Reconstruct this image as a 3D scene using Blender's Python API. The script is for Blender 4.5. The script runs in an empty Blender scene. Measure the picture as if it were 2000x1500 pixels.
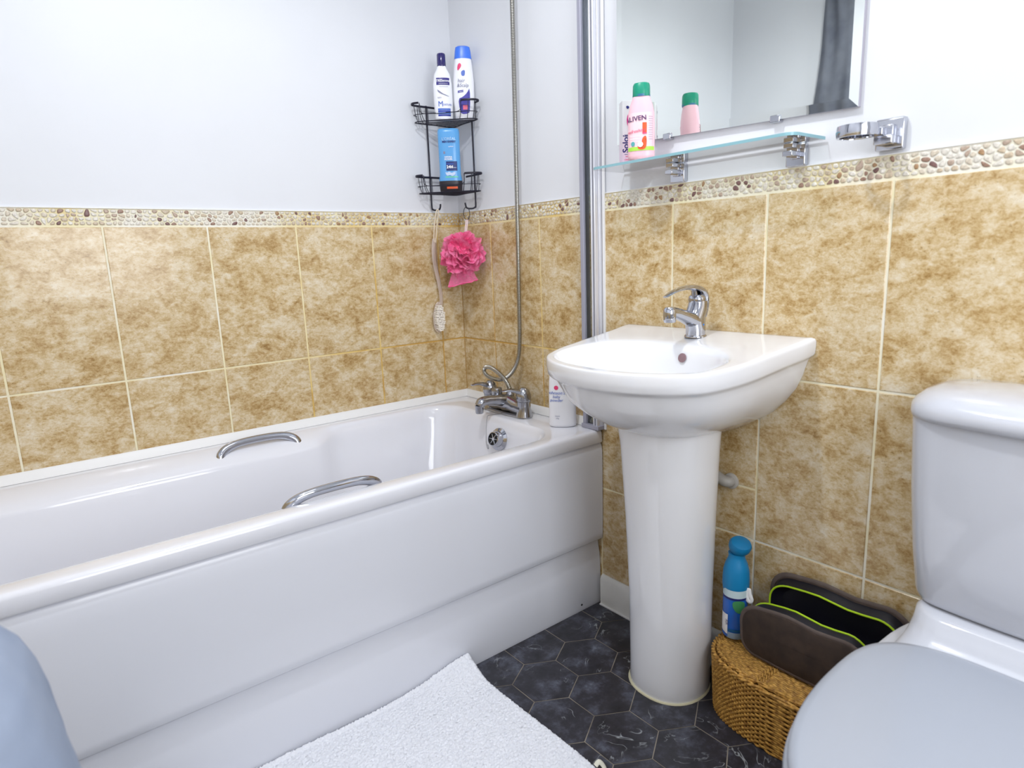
import bpy, math, random
from math import sin, cos, pi, radians, sqrt, atan2
from mathutils import Vector, Matrix
random.seed(7)
S = bpy.context.scene
COL = S.collection

# ---------------------------------------------------------------- camera
CAM = Vector((-1.3377, -1.9752, 1.0739))
Rv = Vector((0.7807, -0.6239, -0.0370)); Uv = Vector((0.1502, 0.1298, 0.9801)); Fv = Vector((0.6066, 0.7707, -0.1951))
cd = bpy.data.cameras.new('camera'); cam = bpy.data.objects.new('camera', cd); COL.objects.link(cam)
cd.sensor_width = 36; cd.lens = 36 * 1247.7 / 2000; cd.clip_start = 0.02; cd.clip_end = 20
mw = Matrix.Identity(4)
for i in range(3):
    mw[i][0] = Rv[i]; mw[i][1] = Uv[i]; mw[i][2] = -Fv[i]; mw[i][3] = CAM[i]
cam.matrix_world = mw
cd.dof.use_dof = True; cd.dof.focus_distance = 1.7; cd.dof.aperture_fstop = 3.6
S.camera = cam
# ---------------------------------------------------------------- world, lights, exposure
S.view_settings.view_transform = 'Standard'; S.view_settings.look = 'None'; S.view_settings.gamma = 1.0
S.view_settings.use_curve_mapping = False
S.view_settings.exposure = 0.39
w = bpy.data.worlds.new('world'); S.world = w; w.use_nodes = True
w.node_tree.nodes['Background'].inputs[0].default_value = (0.9, 0.95, 1, 1)
w.node_tree.nodes['Background'].inputs[1].default_value = 0.3
LAMPS = [(-0.90, -1.10, 2.335, 8.0), (-0.95, -2.25, 2.335, 2.0)]
for (x, y, z, e) in LAMPS:
    l = bpy.data.lights.new('downlight_lamp', 'SPOT'); l.energy = e * 3.3; l.color = (0.93, 0.96, 1.0)
    l.spot_size = radians(168); l.spot_blend = 0.45; l.shadow_soft_size = 0.045
    o = bpy.data.objects.new('downlight_lamp', l); o.location = (x, y, z - 0.012); COL.objects.link(o)
l = bpy.data.lights.new('ceiling_fill_area', 'AREA'); l.shape = 'RECTANGLE'; l.size = 0.7; l.size_y = 0.7; l.energy = 2.8; l.color = (0.93, 0.96, 1.0)  # added soft fill below the ceiling, imitating bounced light
o = bpy.data.objects.new('ceiling_fill_area', l); o.location = (-0.85, -1.2, 2.345); COL.objects.link(o)

l = bpy.data.lights.new('rear_fill_area', 'AREA'); l.shape = 'RECTANGLE'; l.size = 0.86; l.size_y = 0.96; l.energy = 13; l.color = (0.93, 0.96, 1.0)  # added fill from behind the camera; the window there is made up
o = bpy.data.objects.new('rear_fill_area', l); o.location = (-0.85, -2.712, 1.4); o.rotation_euler = (radians(90), 0, 0); COL.objects.link(o)
# ---------------------------------------------------------------- helpers
def lin(c):
    return tuple((x / 255 / 12.92) if x / 255 <= 0.04045 else ((x / 255 + 0.055) / 1.055) ** 2.4 for x in c) + (1.0,)
def mat(name, c=(200, 200, 200), rough=0.5, metal=0.0, coat=0.0, trans=0.0, ior=1.45, sss=0.0, spec=0.5, alpha=1.0):
    m = bpy.data.materials.new(name); m.use_nodes = True
    b = m.node_tree.nodes['Principled BSDF']
    b.inputs['Base Color'].default_value = lin(c); b.inputs['Roughness'].default_value = rough
    b.inputs['Metallic'].default_value = metal; b.inputs['Coat Weight'].default_value = coat
    b.inputs['Coat Roughness'].default_value = 0.05
    b.inputs['Transmission Weight'].default_value = trans; b.inputs['IOR'].default_value = ior
    b.inputs['Specular IOR Level'].default_value = spec; b.inputs['Alpha'].default_value = alpha
    if sss: b.inputs['Subsurface Weight'].default_value = sss; b.inputs['Subsurface Radius'].default_value = (0.01, 0.01, 0.01)
    return m
class NT:
    def __init__(s, m): s.t = m.node_tree; s.b = s.t.nodes['Principled BSDF']
    def n(s, typ, **kw):
        nd = s.t.nodes.new(typ)
        for k, v in kw.items():
            if k.startswith('i_'):
                key = k[2:]; key = int(key) if key.isdigit() else key.replace('_', ' ')
                nd.inputs[key].default_value = v
            else: setattr(nd, k, v)
        return nd
    def l(s, a, b): s.t.links.new(a, b)
    def ramp(s, fac, stops, interp='LINEAR'):
        r = s.t.nodes.new('ShaderNodeValToRGB'); r.color_ramp.interpolation = interp
        while len(r.color_ramp.elements) < len(stops): r.color_ramp.elements.new(0.5)
        for e, (p, c) in zip(r.color_ramp.elements, stops): e.position = p; e.color = lin(c) if len(c) == 3 else c
        s.l(fac, r.inputs[0]); return r
    def bump(s, h, strength, dist=0.002):
        bp = s.t.nodes.new('ShaderNodeBump'); bp.inputs['Strength'].default_value = strength; bp.inputs['Distance'].default_value = dist
        s.l(h, bp.inputs['Height']); s.l(bp.outputs[0], s.b.inputs['Normal'])
def noisy(name, c1, c2, scale, rough=0.6, bump=0.0, bscale=None, bd=0.002, detail=6, **kw):
    m = mat(name, c1, rough, **kw); t = NT(m)
    tc = t.n('ShaderNodeTexCoord'); nz = t.n('ShaderNodeTexNoise', i_Scale=scale, i_Detail=detail); t.l(tc.outputs['Object'], nz.inputs['Vector'])
    r = t.ramp(nz.outputs[0], [(0.3, c1), (0.7, c2)]); t.l(r.outputs[0], t.b.inputs['Base Color'])
    if bump:
        nb = t.n('ShaderNodeTexNoise', i_Scale=bscale or scale, i_Detail=4); t.l(tc.outputs['Object'], nb.inputs['Vector']); t.bump(nb.outputs[0], bump, bd)
    return m

class G:
    def __init__(s): s.v = []; s.f = []; s.a = []
    def add(s, v, f, att=0.0):
        o = len(s.v); s.v += [tuple(p) for p in v]; s.f += [tuple(i + o for i in q) for q in f]; s.a += [att] * len(f); return s
    def box(s, x0, y0, z0, x1, y1, z1, att=0.0):
        v = [(x, y, z) for z in (z0, z1) for y in (y0, y1) for x in (x0, x1)]
        return s.add(v, [(0, 2, 3, 1), (4, 5, 7, 6), (0, 1, 5, 4), (2, 6, 7, 3), (0, 4, 6, 2), (1, 3, 7, 5)], att)
    def loft(s, rings, cap0=True, cap1=True, closed=False, loop=True):
        n = len(rings[0]); v = [p for r in rings for p in r]; f = []
        R = len(rings)
        for i in range(R if closed else R - 1):
            a = i * n; b = ((i + 1) % R) * n
            for j in range(n if loop else n - 1):
                k = (j + 1) % n; f.append((a + j, a + k, b + k, b + j))
        if not closed:
            if cap0: f.append(tuple(range(n))[::-1])
            if cap1: f.append(tuple((R - 1) * n + j for j in range(n)))
        return s.add(v, f)
    def lathe(s, prof, seg=32, cx=0, cy=0, sx=1, sy=1, n=2.0, cap0=True, cap1=True):
        rings = []
        for p in prof:
            z = p[0]; ra = p[1] * sx; rb = (p[2] if len(p) > 2 else p[1]) * sy
            rings.append([(cx + ra * se(cos(2 * pi * k / seg), n), cy + rb * se(sin(2 * pi * k / seg), n), z) for k in range(seg)])
        return s.loft(rings, cap0, cap1)
    def tube(s, pts, r, seg=8, closed=False, sub=0, flat=1.0, caps=True, up0=None):
        P = [Vector(p) for p in pts]
        rr = list(r) if isinstance(r, (list, tuple)) else [r] * len(P)
        if sub: P, rr = crom(P, rr, sub, closed)
        n = len(P); rings = []; up = None
        for i in range(n):
            t = (P[(i + 1) % n] - P[i - 1]) if closed else (P[min(i + 1, n - 1)] - P[max(i - 1, 0)])
            if t.length < 1e-9: t = Vector((0, 0, 1))
            t.normalize()
            if up is None:
                up = Vector(up0) if up0 else (Vector((0, 0, 1)) if abs(t.z) < 0.9 else Vector((1, 0, 0)))
            u = up - t * up.dot(t)
            if u.length < 1e-6: u = t.orthogonal()
            u.normalize(); v = t.cross(u); up = u
            ra = rr[i]
            if isinstance(ra, tuple): ra, rb = ra
            else: rb = ra * flat
            rings.append([tuple(P[i] + v * (ra * cos(2 * pi * k / seg)) + u * (rb * sin(2 * pi * k / seg))) for k in range(seg)])
        return s.loft(rings, caps, caps, closed)
    def build(s, name, m, parent=None, smooth=40, bevel=0, bseg=2, sub=0, att=None):
        me = bpy.data.meshes.new(name); me.from_pydata(s.v, [], s.f); me.validate(); me.update()
        if smooth and len(me.polygons):
            me.polygons.foreach_set('use_smooth', [True] * len(me.polygons)); me.set_sharp_from_angle(angle=radians(smooth))
        if att and len(me.polygons) == len(s.a):
            at = me.attributes.new(att, 'FLOAT', 'FACE'); at.data.foreach_set('value', s.a)
        me.materials.append(m)
        o = bpy.data.objects.new(name, me); COL.objects.link(o)
        if parent: o.parent = parent
        if bevel:
            b = o.modifiers.new('bevel', 'BEVEL'); b.width = bevel; b.segments = bseg; b.limit_method = 'ANGLE'; b.angle_limit = radians(35); b.harden_normals = False
        if sub:
            q = o.modifiers.new('sub', 'SUBSURF'); q.levels = sub; q.render_levels = sub
        return o
def se(c, n): return math.copysign(abs(c) ** (2.0 / n), c)
def crom(P, rr, sub, closed=False):
    n = len(P); out = []; ro = []
    for i in range(n if closed else n - 1):
        if closed: p0, p1, p2, p3 = P[i - 1], P[i], P[(i + 1) % n], P[(i + 2) % n]; r1 = rr[i]; r2 = rr[(i + 1) % n]
        else: p0, p1, p2, p3 = P[max(i - 1, 0)], P[i], P[i + 1], P[min(i + 2, n - 1)]; r1 = rr[i]; r2 = rr[i + 1]
        for k in range(sub):
            t = k / sub
            out.append(0.5 * ((2 * p1) + (p2 - p0) * t + (2 * p0 - 5 * p1 + 4 * p2 - p3) * t * t + (3 * p1 - p0 - 3 * p2 + p3) * t ** 3))
            if isinstance(r1, tuple): ro.append((r1[0] * (1 - t) + r2[0] * t, r1[1] * (1 - t) + r2[1] * t))
            else: ro.append(r1 * (1 - t) + r2 * t)
    if not closed: out.append(P[-1]); ro.append(rr[-1])
    return out, ro
def tag(o, label=None, cat=None, group=None, kind=None):
    if label: o['label'] = label
    if cat: o['category'] = cat
    if group: o['group'] = group
    if kind: o['kind'] = kind
    return o
def thing(name, label, cat, loc=(0, 0, 0), rotz=0, group=None):
    o = bpy.data.objects.new(name, None); COL.objects.link(o); o.location = loc; o.rotation_euler = (0, 0, rotz)
    o.empty_display_size = 0.05
    return tag(o, label, cat, group)
def lerp(a, b, t): return a + (b - a) * t
def interp(tab, x):
    if x <= tab[0][0]: return tab[0][1:]
    for i in range(len(tab) - 1):
        if x <= tab[i + 1][0]:
            t = (x - tab[i][0]) / (tab[i + 1][0] - tab[i][0] + 1e-12)
            return tuple(lerp(a, b, t) for a, b in zip(tab[i][1:], tab[i + 1][1:]))
    return tab[-1][1:]
def sstep(a, b, x):
    t = max(0, min(1, (x - a) / (b - a))); return t * t * (3 - 2 * t)
def clip(poly, a, b, c):  # keep a*x+b*y<=c
    out = []
    for i in range(len(poly)):
        p, q = poly[i], poly[(i + 1) % len(poly)]
        dp = a * p[0] + b * p[1] - c; dq = a * q[0] + b * q[1] - c
        if dp <= 0: out.append(p)
        if dp * dq < 0:
            t = dp / (dp - dq); out.append((p[0] + (q[0] - p[0]) * t, p[1] + (q[1] - p[1]) * t))
    return out
def inset(poly, d):
    res = poly; n = len(poly)
    A = sum(poly[i][0] * poly[(i + 1) % n][1] - poly[(i + 1) % n][0] * poly[i][1] for i in range(n))
    sg = 1 if A > 0 else -1
    for i in range(n):
        p, q = poly[i], poly[(i + 1) % n]; dx, dy = q[0] - p[0], q[1] - p[1]; L = sqrt(dx * dx + dy * dy)
        if L < 1e-9: continue
        nx, ny = dy / L * sg, -dx / L * sg   # outward
        res = clip(res, nx, ny, nx * p[0] + ny * p[1] - d)
        if len(res) < 3: return []
    return res
def chaikin(poly, it=2, q=0.25):
    for _ in range(it):
        o = []
        for i in range(len(poly)):
            a, b = poly[i], poly[(i + 1) % len(poly)]
            o += [(lerp(a[0], b[0], q), lerp(a[1], b[1], q)), (lerp(a[0], b[0], 1 - q), lerp(a[1], b[1], 1 - q))]
        poly = o
    return poly
def textmesh(body, size, align='CENTER', shear=0.0, weight=0.0):
    c = bpy.data.curves.new('t', 'FONT'); c.body = body; c.size = size; c.align_x = align; c.resolution_u = 3; c.shear = shear; c.offset = weight
    o = bpy.data.objects.new('t', c); COL.objects.link(o); bpy.context.view_layer.update()
    dg = bpy.context.evaluated_depsgraph_get(); me = bpy.data.meshes.new_from_object(o.evaluated_get(dg))
    v = [(p.co.x, p.co.y) for p in me.vertices]; f = [tuple(q.vertices) for q in me.polygons]
    bpy.data.objects.remove(o); bpy.data.curves.remove(c); bpy.data.meshes.remove(me)
    return v, f
class Decal:
    """flat artwork in (x, z) laid on the front (-y) of a body with half widths a(z), b(z)"""
    def __init__(s, prof, n=2.0, off=0.0006, cy=0.0): s.prof = prof; s.n = n; s.off = off; s.cy = cy
    def pos(s, x, z, k=1):
        a, b = interp(s.prof, z); t = min(0.985, abs(x) / max(a, 1e-6))
        y = -b * (1 - t ** s.n) ** (1 / s.n)
        return (min(max(x, -a * .985), a * .985), s.cy + y - s.off * k, z)
    def text(s, body, size, x, z, m, parent, name='lettering', rot=0, align='CENTER', k=3, shear=0, weight=0.0):
        v, f = textmesh(body, size, align, shear, weight); c, sn = cos(rot), sin(rot)
        g = G(); g.add([s.pos(x + p[0] * c - p[1] * sn, z + p[0] * sn + p[1] * c, k) for p in v], f); return g.build(name, m, parent, smooth=0)
    def rect(s, x0, z0, x1, z1, m, parent, name='label_panel', k=1, nx=10, nz=4, slant=0.0):
        g = G(); v = []; f = []
        for j in range(nz + 1):
            for i in range(nx + 1):
                x = lerp(x0, x1, i / nx); v.append(s.pos(x, lerp(z0, z1, j / nz) + slant * (x - x0), k))
        for j in range(nz):
            for i in range(nx):
                a = j * (nx + 1) + i; f.append((a, a + 1, a + nx + 2, a + nx + 1))
        return g.add(v, f).build(name, m, parent, smooth=60)
    def poly(s, pts, m, parent, name='label_shape', k=2, it=0):
        if it: pts = chaikin(pts, it)
        cx = sum(p[0] for p in pts) / len(pts); cz = sum(p[1] for p in pts) / len(pts)
        n = len(pts); v = []; f = []
        for r in (1, .66, .33): v += [s.pos(cx + (p[0] - cx) * r, cz + (p[1] - cz) * r, k) for p in pts]
        v.append(s.pos(cx, cz, k))
        for q in range(2):
            for i in range(n): f.append((q * n + i, q * n + (i + 1) % n, (q + 1) * n + (i + 1) % n, (q + 1) * n + i))
        for i in range(n): f.append((2 * n + i, 2 * n + (i + 1) % n, 3 * n))
        return G().add(v, f).build(name, m, parent, smooth=60)
def facing(x, y): return atan2(CAM.y - y, CAM.x - x) + pi / 2   # turns a thing's -y front to the viewer side of the room

# ---------------------------------------------------------------- materials
M_paint = noisy('white_paint', (223, 225, 230), (227, 229, 234), 3, 0.55, 0.05, 60, 0.0006)
M_ceil = mat('ceiling_paint', (244, 245, 246), 0.8)
M_ceramic = mat('ceramic_white', (240, 241, 245), 0.09, coat=0.5)
M_acryl = mat('bath_acrylic', (233, 234, 241), 0.12, coat=0.6)
M_panel = mat('bath_panel_plastic', (230, 232, 240), 0.22, coat=0.2)
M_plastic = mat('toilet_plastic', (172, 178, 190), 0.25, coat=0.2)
M_chrome = mat('chrome', (186, 188, 196), 0.05, 1.0)
M_chrome_d = mat('worn_chrome', (165, 166, 172), 0.16, 1.0)
M_fit = mat('brushed_chrome', (198, 200, 208), 0.15, 1.0)
M_satin = mat('satin_grey_metal', (164, 164, 180), 0.45, 0.1)
M_hose = mat('hose_metal', (178, 176, 170), 0.22, 1.0)
M_black = mat('black_coat_wire', (22, 20, 38), 0.35)
M_dark = mat('dark_hole', (12, 12, 14), 0.6)
M_caulk = mat('white_sealant', (238, 238, 238), 0.4)
M_grout = noisy('cream_grout', (236, 228, 200), (228, 214, 172), 5, 0.8)
M_glass = bpy.data.materials.new('clear_glass'); M_glass.use_nodes = True
_t = M_glass.node_tree; _t.nodes.remove(_t.nodes['Principled BSDF'])
_a = _t.nodes.new('ShaderNodeBsdfTransparent'); _a.inputs[0].default_value = (.94, .975, .97, 1); _g = _t.nodes.new('ShaderNodeBsdfGlossy'); _g.inputs['Roughness'].default_value = 0.02
_fr = _t.nodes.new('ShaderNodeFresnel'); _fr.inputs[0].default_value = 1.35; _mx = _t.nodes.new('ShaderNodeMixShader')
_t.links.new(_fr.outputs[0], _mx.inputs[0]); _t.links.new(_a.outputs[0], _mx.inputs[1]); _t.links.new(_g.outputs[0], _mx.inputs[2]); _t.links.new(_mx.outputs[0], _t.nodes['Material Output'].inputs[0])
def tile_material():
    m = mat('travertine_tile', (214, 190, 150), 0.2, coat=0.2); t = NT(m)
    tc0 = t.n('ShaderNodeTexCoord'); tc = t.n('ShaderNodeMapping'); tc.inputs['Scale'].default_value = (1, 1, 1.45); t.l(tc0.outputs['Object'], tc.inputs['Vector']); at = t.n('ShaderNodeAttribute', attribute_name='tid')
    vm = t.n('ShaderNodeVectorMath', operation='SCALE'); vm.inputs[0].default_value = (3.1, 5.7, 2.3); t.l(at.outputs['Fac'], vm.inputs['Scale'])
    ad = t.n('ShaderNodeVectorMath', operation='ADD'); t.l(tc.outputs[0], ad.inputs[0]); t.l(vm.outputs[0], ad.inputs[1])
    n1 = t.n('ShaderNodeTexNoise', i_Scale=15.0, i_Detail=4.0, i_Roughness=0.6, i_Distortion=0.5)
    n2 = t.n('ShaderNodeTexNoise', i_Scale=60.0, i_Detail=8.0, i_Roughness=0.78, i_Distortion=0.35)
    n3 = t.n('ShaderNodeTexNoise', i_Scale=160.0, i_Detail=3.0)
    n4 = t.n('ShaderNodeTexNoise', i_Scale=17.0, i_Detail=4.0, i_Distortion=2.0)
    for n in (n1, n2, n3, n4): t.l(ad.outputs[0], n.inputs['Vector'])
    def mth(op, a, b):
        q = t.n('ShaderNodeMath', operation=op)
        for i, x in enumerate((a, b)):
            if isinstance(x, (int, float)): q.inputs[i].default_value = x
            else: t.l(x, q.inputs[i])
        return q.outputs[0]
    s = mth('ADD', mth('MULTIPLY', n1.outputs[0], 0.40), mth('MULTIPLY', n2.outputs[0], 0.50)); s = mth('ADD', s, mth('MULTIPLY', n3.outputs[0], 0.10))
    r = t.ramp(s, [(0.36, (152, 117, 66)), (0.43, (183, 152, 101)), (0.49, (203, 178, 134)), (0.55, (217, 199, 165)), (0.63, (229, 218, 197))])
    # small dark pits and hairline veins
    pit = t.ramp(n3.outputs[0], [(0.26, (95, 75, 55)), (0.33, (255, 255, 255))])
    mx = t.n('ShaderNodeMixRGB', blend_type='MULTIPLY'); mx.inputs[0].default_value = 0.45; t.l(r.outputs[0], mx.inputs[1]); t.l(pit.outputs[0], mx.inputs[2])
    ab = mth('ABSOLUTE', mth('SUBTRACT', n4.outputs[0], 0.5), 0); vein = t.ramp(ab, [(0.0, (120, 95, 60)), (0.006, (255, 255, 255))])
    mx2 = t.n('ShaderNodeMixRGB', blend_type='MULTIPLY'); t.l(t.ramp(n2.outputs[0], [(0.52, (0, 0, 0)), (0.6, (150, 150, 150))]).outputs[0], mx2.inputs[0])
    t.l(mx.outputs[0], mx2.inputs[1]); t.l(vein.outputs[0], mx2.inputs[2]); t.l(mx2.outputs[0], t.b.inputs['Base Color'])
    t.bump(n2.outputs[0], 0.12, 0.001); return m
M_tile = tile_material()
def pebble_material():
    m = mat('pebble', (220, 210, 190), 0.3); t = NT(m); at = t.n('ShaderNodeAttribute', attribute_name='tid')
    r = t.ramp(at.outputs['Fac'], [(0.0, (240, 234, 222)), (0.22, (226, 214, 194)), (0.42, (236, 228, 214)), (0.56, (214, 196, 170)), (0.70, (196, 174, 156)), (0.82, (168, 136, 118)), (0.92, (132, 100, 96)), (0.97, (180, 144, 108))], 'CONSTANT')
    tc = t.n('ShaderNodeTexCoord'); nz = t.n('ShaderNodeTexNoise', i_Scale=220.0); t.l(tc.outputs['Object'], nz.inputs['Vector'])
    g = t.ramp(nz.outputs[0], [(0.3, (215, 215, 215)), (0.7, (255, 255, 255))])
    mx = t.n('ShaderNodeMixRGB', blend_type='MULTIPLY'); mx.inputs[0].default_value = 1; t.l(r.outputs[0], mx.inputs[1]); t.l(g.outputs[0], mx.inputs[2]); t.l(mx.outputs[0], t.b.inputs['Base Color'])
    return m
M_pebble = pebble_material()
def slate_material():
    m = mat('dark_slate_vinyl', (50, 50, 56), 0.32); t = NT(m); tc = t.n('ShaderNodeTexCoord')
    at = t.n('ShaderNodeAttribute', attribute_name='tid'); vm = t.n('ShaderNodeVectorMath', operation='SCALE'); vm.inputs[0].default_value = (1.7, 2.9, 0); t.l(at.outputs['Fac'], vm.inputs['Scale'])
    ad = t.n('ShaderNodeVectorMath', operation='ADD'); t.l(tc.outputs['Object'], ad.inputs[0]); t.l(vm.outputs[0], ad.inputs[1])
    n1 = t.n('ShaderNodeTexNoise', i_Scale=16.0, i_Detail=7.0, i_Roughness=0.7); t.l(ad.outputs[0], n1.inputs['Vector'])
    r = t.ramp(n1.outputs[0], [(0.3, (33, 33, 38)), (0.5, (52, 51, 58)), (0.62, (78, 80, 92)), (0.75, (120, 128, 140))])
    n2 = t.n('ShaderNodeTexNoise', i_Scale=9.0, i_Detail=3.0, i_Distortion=1.8); t.l(ad.outputs[0], n2.inputs['Vector'])
    n3 = t.n('ShaderNodeTexNoise', i_Scale=11.0, i_Detail=2.0); t.l(tc.outputs['Object'], n3.inputs['Vector'])
    sb = t.n('ShaderNodeMath', operation='SUBTRACT'); sb.inputs[1].default_value = 0.5; t.l(n2.outputs[0], sb.inputs[0])
    ab = t.n('ShaderNodeMath', operation='ABSOLUTE'); t.l(sb.outputs[0], ab.inputs[0])
    v = t.ramp(ab.outputs[0], [(0.0, (255, 255, 255)), (0.012, (0, 0, 0))]); k = t.ramp(n3.outputs[0], [(0.55, (0, 0, 0)), (0.64, (210, 210, 210))])
    mu = t.n('ShaderNodeMixRGB', blend_type='MULTIPLY'); mu.inputs[0].default_value = 1; t.l(v.outputs[0], mu.inputs[1]); t.l(k.outputs[0], mu.inputs[2])
    mx = t.n('ShaderNodeMixRGB'); t.l(mu.outputs[0], mx.inputs[0]); t.l(r.outputs[0], mx.inputs[1]); mx.inputs[2].default_value = lin((190, 196, 200)); t.l(mx.outputs[0], t.b.inputs['Base Color'])
    t.bump(n1.outputs[0], 0.15, 0.001); return m
M_slate = slate_material()

# ---------------------------------------------------------------- room shell
T = 1.1896; D = 0.0448; HT = 0.405; WT = 0.2525; CEIL = 2.35
XL = -1.715; YF = -2.75; PL = 0.006; GAP = 0.005
def wall(name, x0, y0, x1, y1):
    g = G(); g.box(x0, y0, -0.02, x1, y1, CEIL + 0.02); return tag(g.build(name, M_paint, smooth=0), kind='structure')
wR = wall('wall_right', PL, YF - .1, 0.12, 0.12)
wB = wall('wall_back', XL - .1, PL, PL, 0.12)
wL = wall('wall_left', XL - 0.1, YF - .1, XL, PL)
wF = wall('wall_front', XL, YF - .1, PL, YF)
g = G(); g.box(XL - .1, YF - .1, CEIL, 0.12, 0.12, CEIL + 0.05); tag(g.build('ceiling', M_ceil, smooth=0), kind='structure')
g = G(); g.box(XL - .1, YF - .1, -0.05, 0.12, 0.12, -0.0012)
fl = tag(g.build('floor', noisy('floor_grout', (176, 166, 150), (128, 120, 108), 14, 0.7), smooth=0), kind='structure')
# hexagonal floor tiles
g = G(); RX = 0.1505; RR = 0.0869
for r in range(-9, 16):
    for c in range(-12, 4):
        cx = -0.2345 + RX * c + (RX / 2 if r % 2 else 0); cy = -0.858 - 1.5 * RR * r
        p = [(cx + RR * sin(k * pi / 3), cy + RR * cos(k * pi / 3)) for k in range(6)]
        p = inset(p, 0.0011)
        for (a, b, cc) in ((1, 0, PL), (-1, 0, -XL), (0, 1, PL), (0, -1, -YF)):
            if len(p) > 2: p = clip(p, a, b, cc)
        if len(p) < 3: continue
        n = len(p)
        A = sum(p[i][0] * p[(i + 1) % n][1] - p[(i + 1) % n][0] * p[i][1] for i in range(n))
        if A < 0: p = p[::-1]
        g.add([(x, y, 0) for x, y in p], [tuple(range(n))], random.random() * 9)
g.build('hexagon_tiles', M_slate, fl, smooth=0, att='tid')
# wall tiles and pebble borders: plane(s,z) -> point
def tiled(name_parent, off, smax, pt, extra=None, zmin=0.0):
    g = G(); gr = G()
    rows = [T, T - HT, T - 2 * HT, -0.0]
    cols = [0.0]; k = 0
    while off + k * WT < smax: cols.append(off + k * WT); k += 1
    cols.append(smax); h = GAP / 2
    for ci in range(len(cols) - 1):
        for ri in range(3):
            z1, z0 = rows[ri] - h, rows[ri + 1] + h
            if z1 < zmin: continue
            z0 = max(z0, zmin)
            s0, s1 = cols[ci] + (h if ci else 0.0006), cols[ci + 1] - h
            if s1 - s0 < .004: continue
            cuts = [(z0, z1)]
            if extra and ci == extra[0] and ri == extra[1]: cuts = [(z0, extra[2] - h), (extra[2] + h, z1)]
            for (a, b) in cuts:
                v = [pt(s, z, d) for d in (-PL, 0) for z in (a, b) for s in (s0, s1)]
                rnd = random.random() * 10
                e = 0.0012; v2 = [pt(s, z, 0.0) for z in (a + e, b - e) for s in (s0 + e, s1 - e)]; v3 = [pt(s, z, -e) for z in (a, b) for s in (s0, s1)]; v4 = [pt(s, z, -PL) for z in (a, b) for s in (s0, s1)]
                g.add(v2 + v3 + v4, [(0, 1, 3, 2), (0, 4, 5, 1), (1, 5, 7, 3), (3, 7, 6, 2), (2, 6, 4, 0), (4, 8, 9, 5), (5, 9, 11, 7), (7, 11, 10, 6), (6, 10, 8, 4)], rnd)
    o = g.build('tiles', M_tile, name_parent, smooth=0, att='tid')
    v = [pt(s, z, -0.0016) for z in (zmin, T + D) for s in (-.004, smax)] + [pt(s, z, -PL - .001) for z in (zmin, T + D) for s in (-.004, smax)]
    gr.add(v, [(0, 1, 3, 2), (2, 3, 7, 6)]); gr.build('grout', M_groutw, name_parent, smooth=0)
def grout_material():
    m = mat('wall_grout', (236, 230, 208), 0.7); t = NT(m); tc = t.n('ShaderNodeTexCoord')
    nz = t.n('ShaderNodeTexNoise', i_Scale=7.0, i_Detail=5.0); t.l(tc.outputs['Object'], nz.inputs['Vector'])
    # yellowed, mouldy grout around the wet corner above the tap
    vd = t.n('ShaderNodeVectorMath', operation='DISTANCE'); vd.inputs[1].default_value = (0, 0, 0.62); t.l(tc.outputs['Object'], vd.inputs[0])
    mr = t.n('ShaderNodeMapRange'); mr.inputs[1].default_value = 0.25; mr.inputs[2].default_value = 0.95; mr.inputs[3].default_value = 0.62; mr.inputs[4].default_value = 0.0; t.l(vd.outputs['Value'], mr.inputs[0])
    ad = t.n('ShaderNodeMath', operation='ADD'); t.l(mr.outputs[0], ad.inputs[0]); t.l(nz.outputs[0], ad.inputs[1])
    r = t.ramp(ad.outputs[0], [(0.35, (242, 239, 228)), (0.62, (238, 228, 190)), (0.92, (226, 196, 120)), (1.0, (200, 158, 80))])
    t.l(r.outputs[0], t.b.inputs['Base Color']); return m
M_groutw = grout_material()
ptR = lambda s, z, d: (-d, -s, z)
ptB = lambda s, z, d: (-s, -d, z)
ptL = lambda s, z, d: (XL + 0.006 + d, -s, z)
tiled(wR, 0.1887, 2.74, ptR, extra=(4, 1, 0.508))
tiled(wB, 0.0937, 1.70, ptB, zmin=0.35)
tiled(wL, 0.12, 2.74, ptL)
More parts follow.
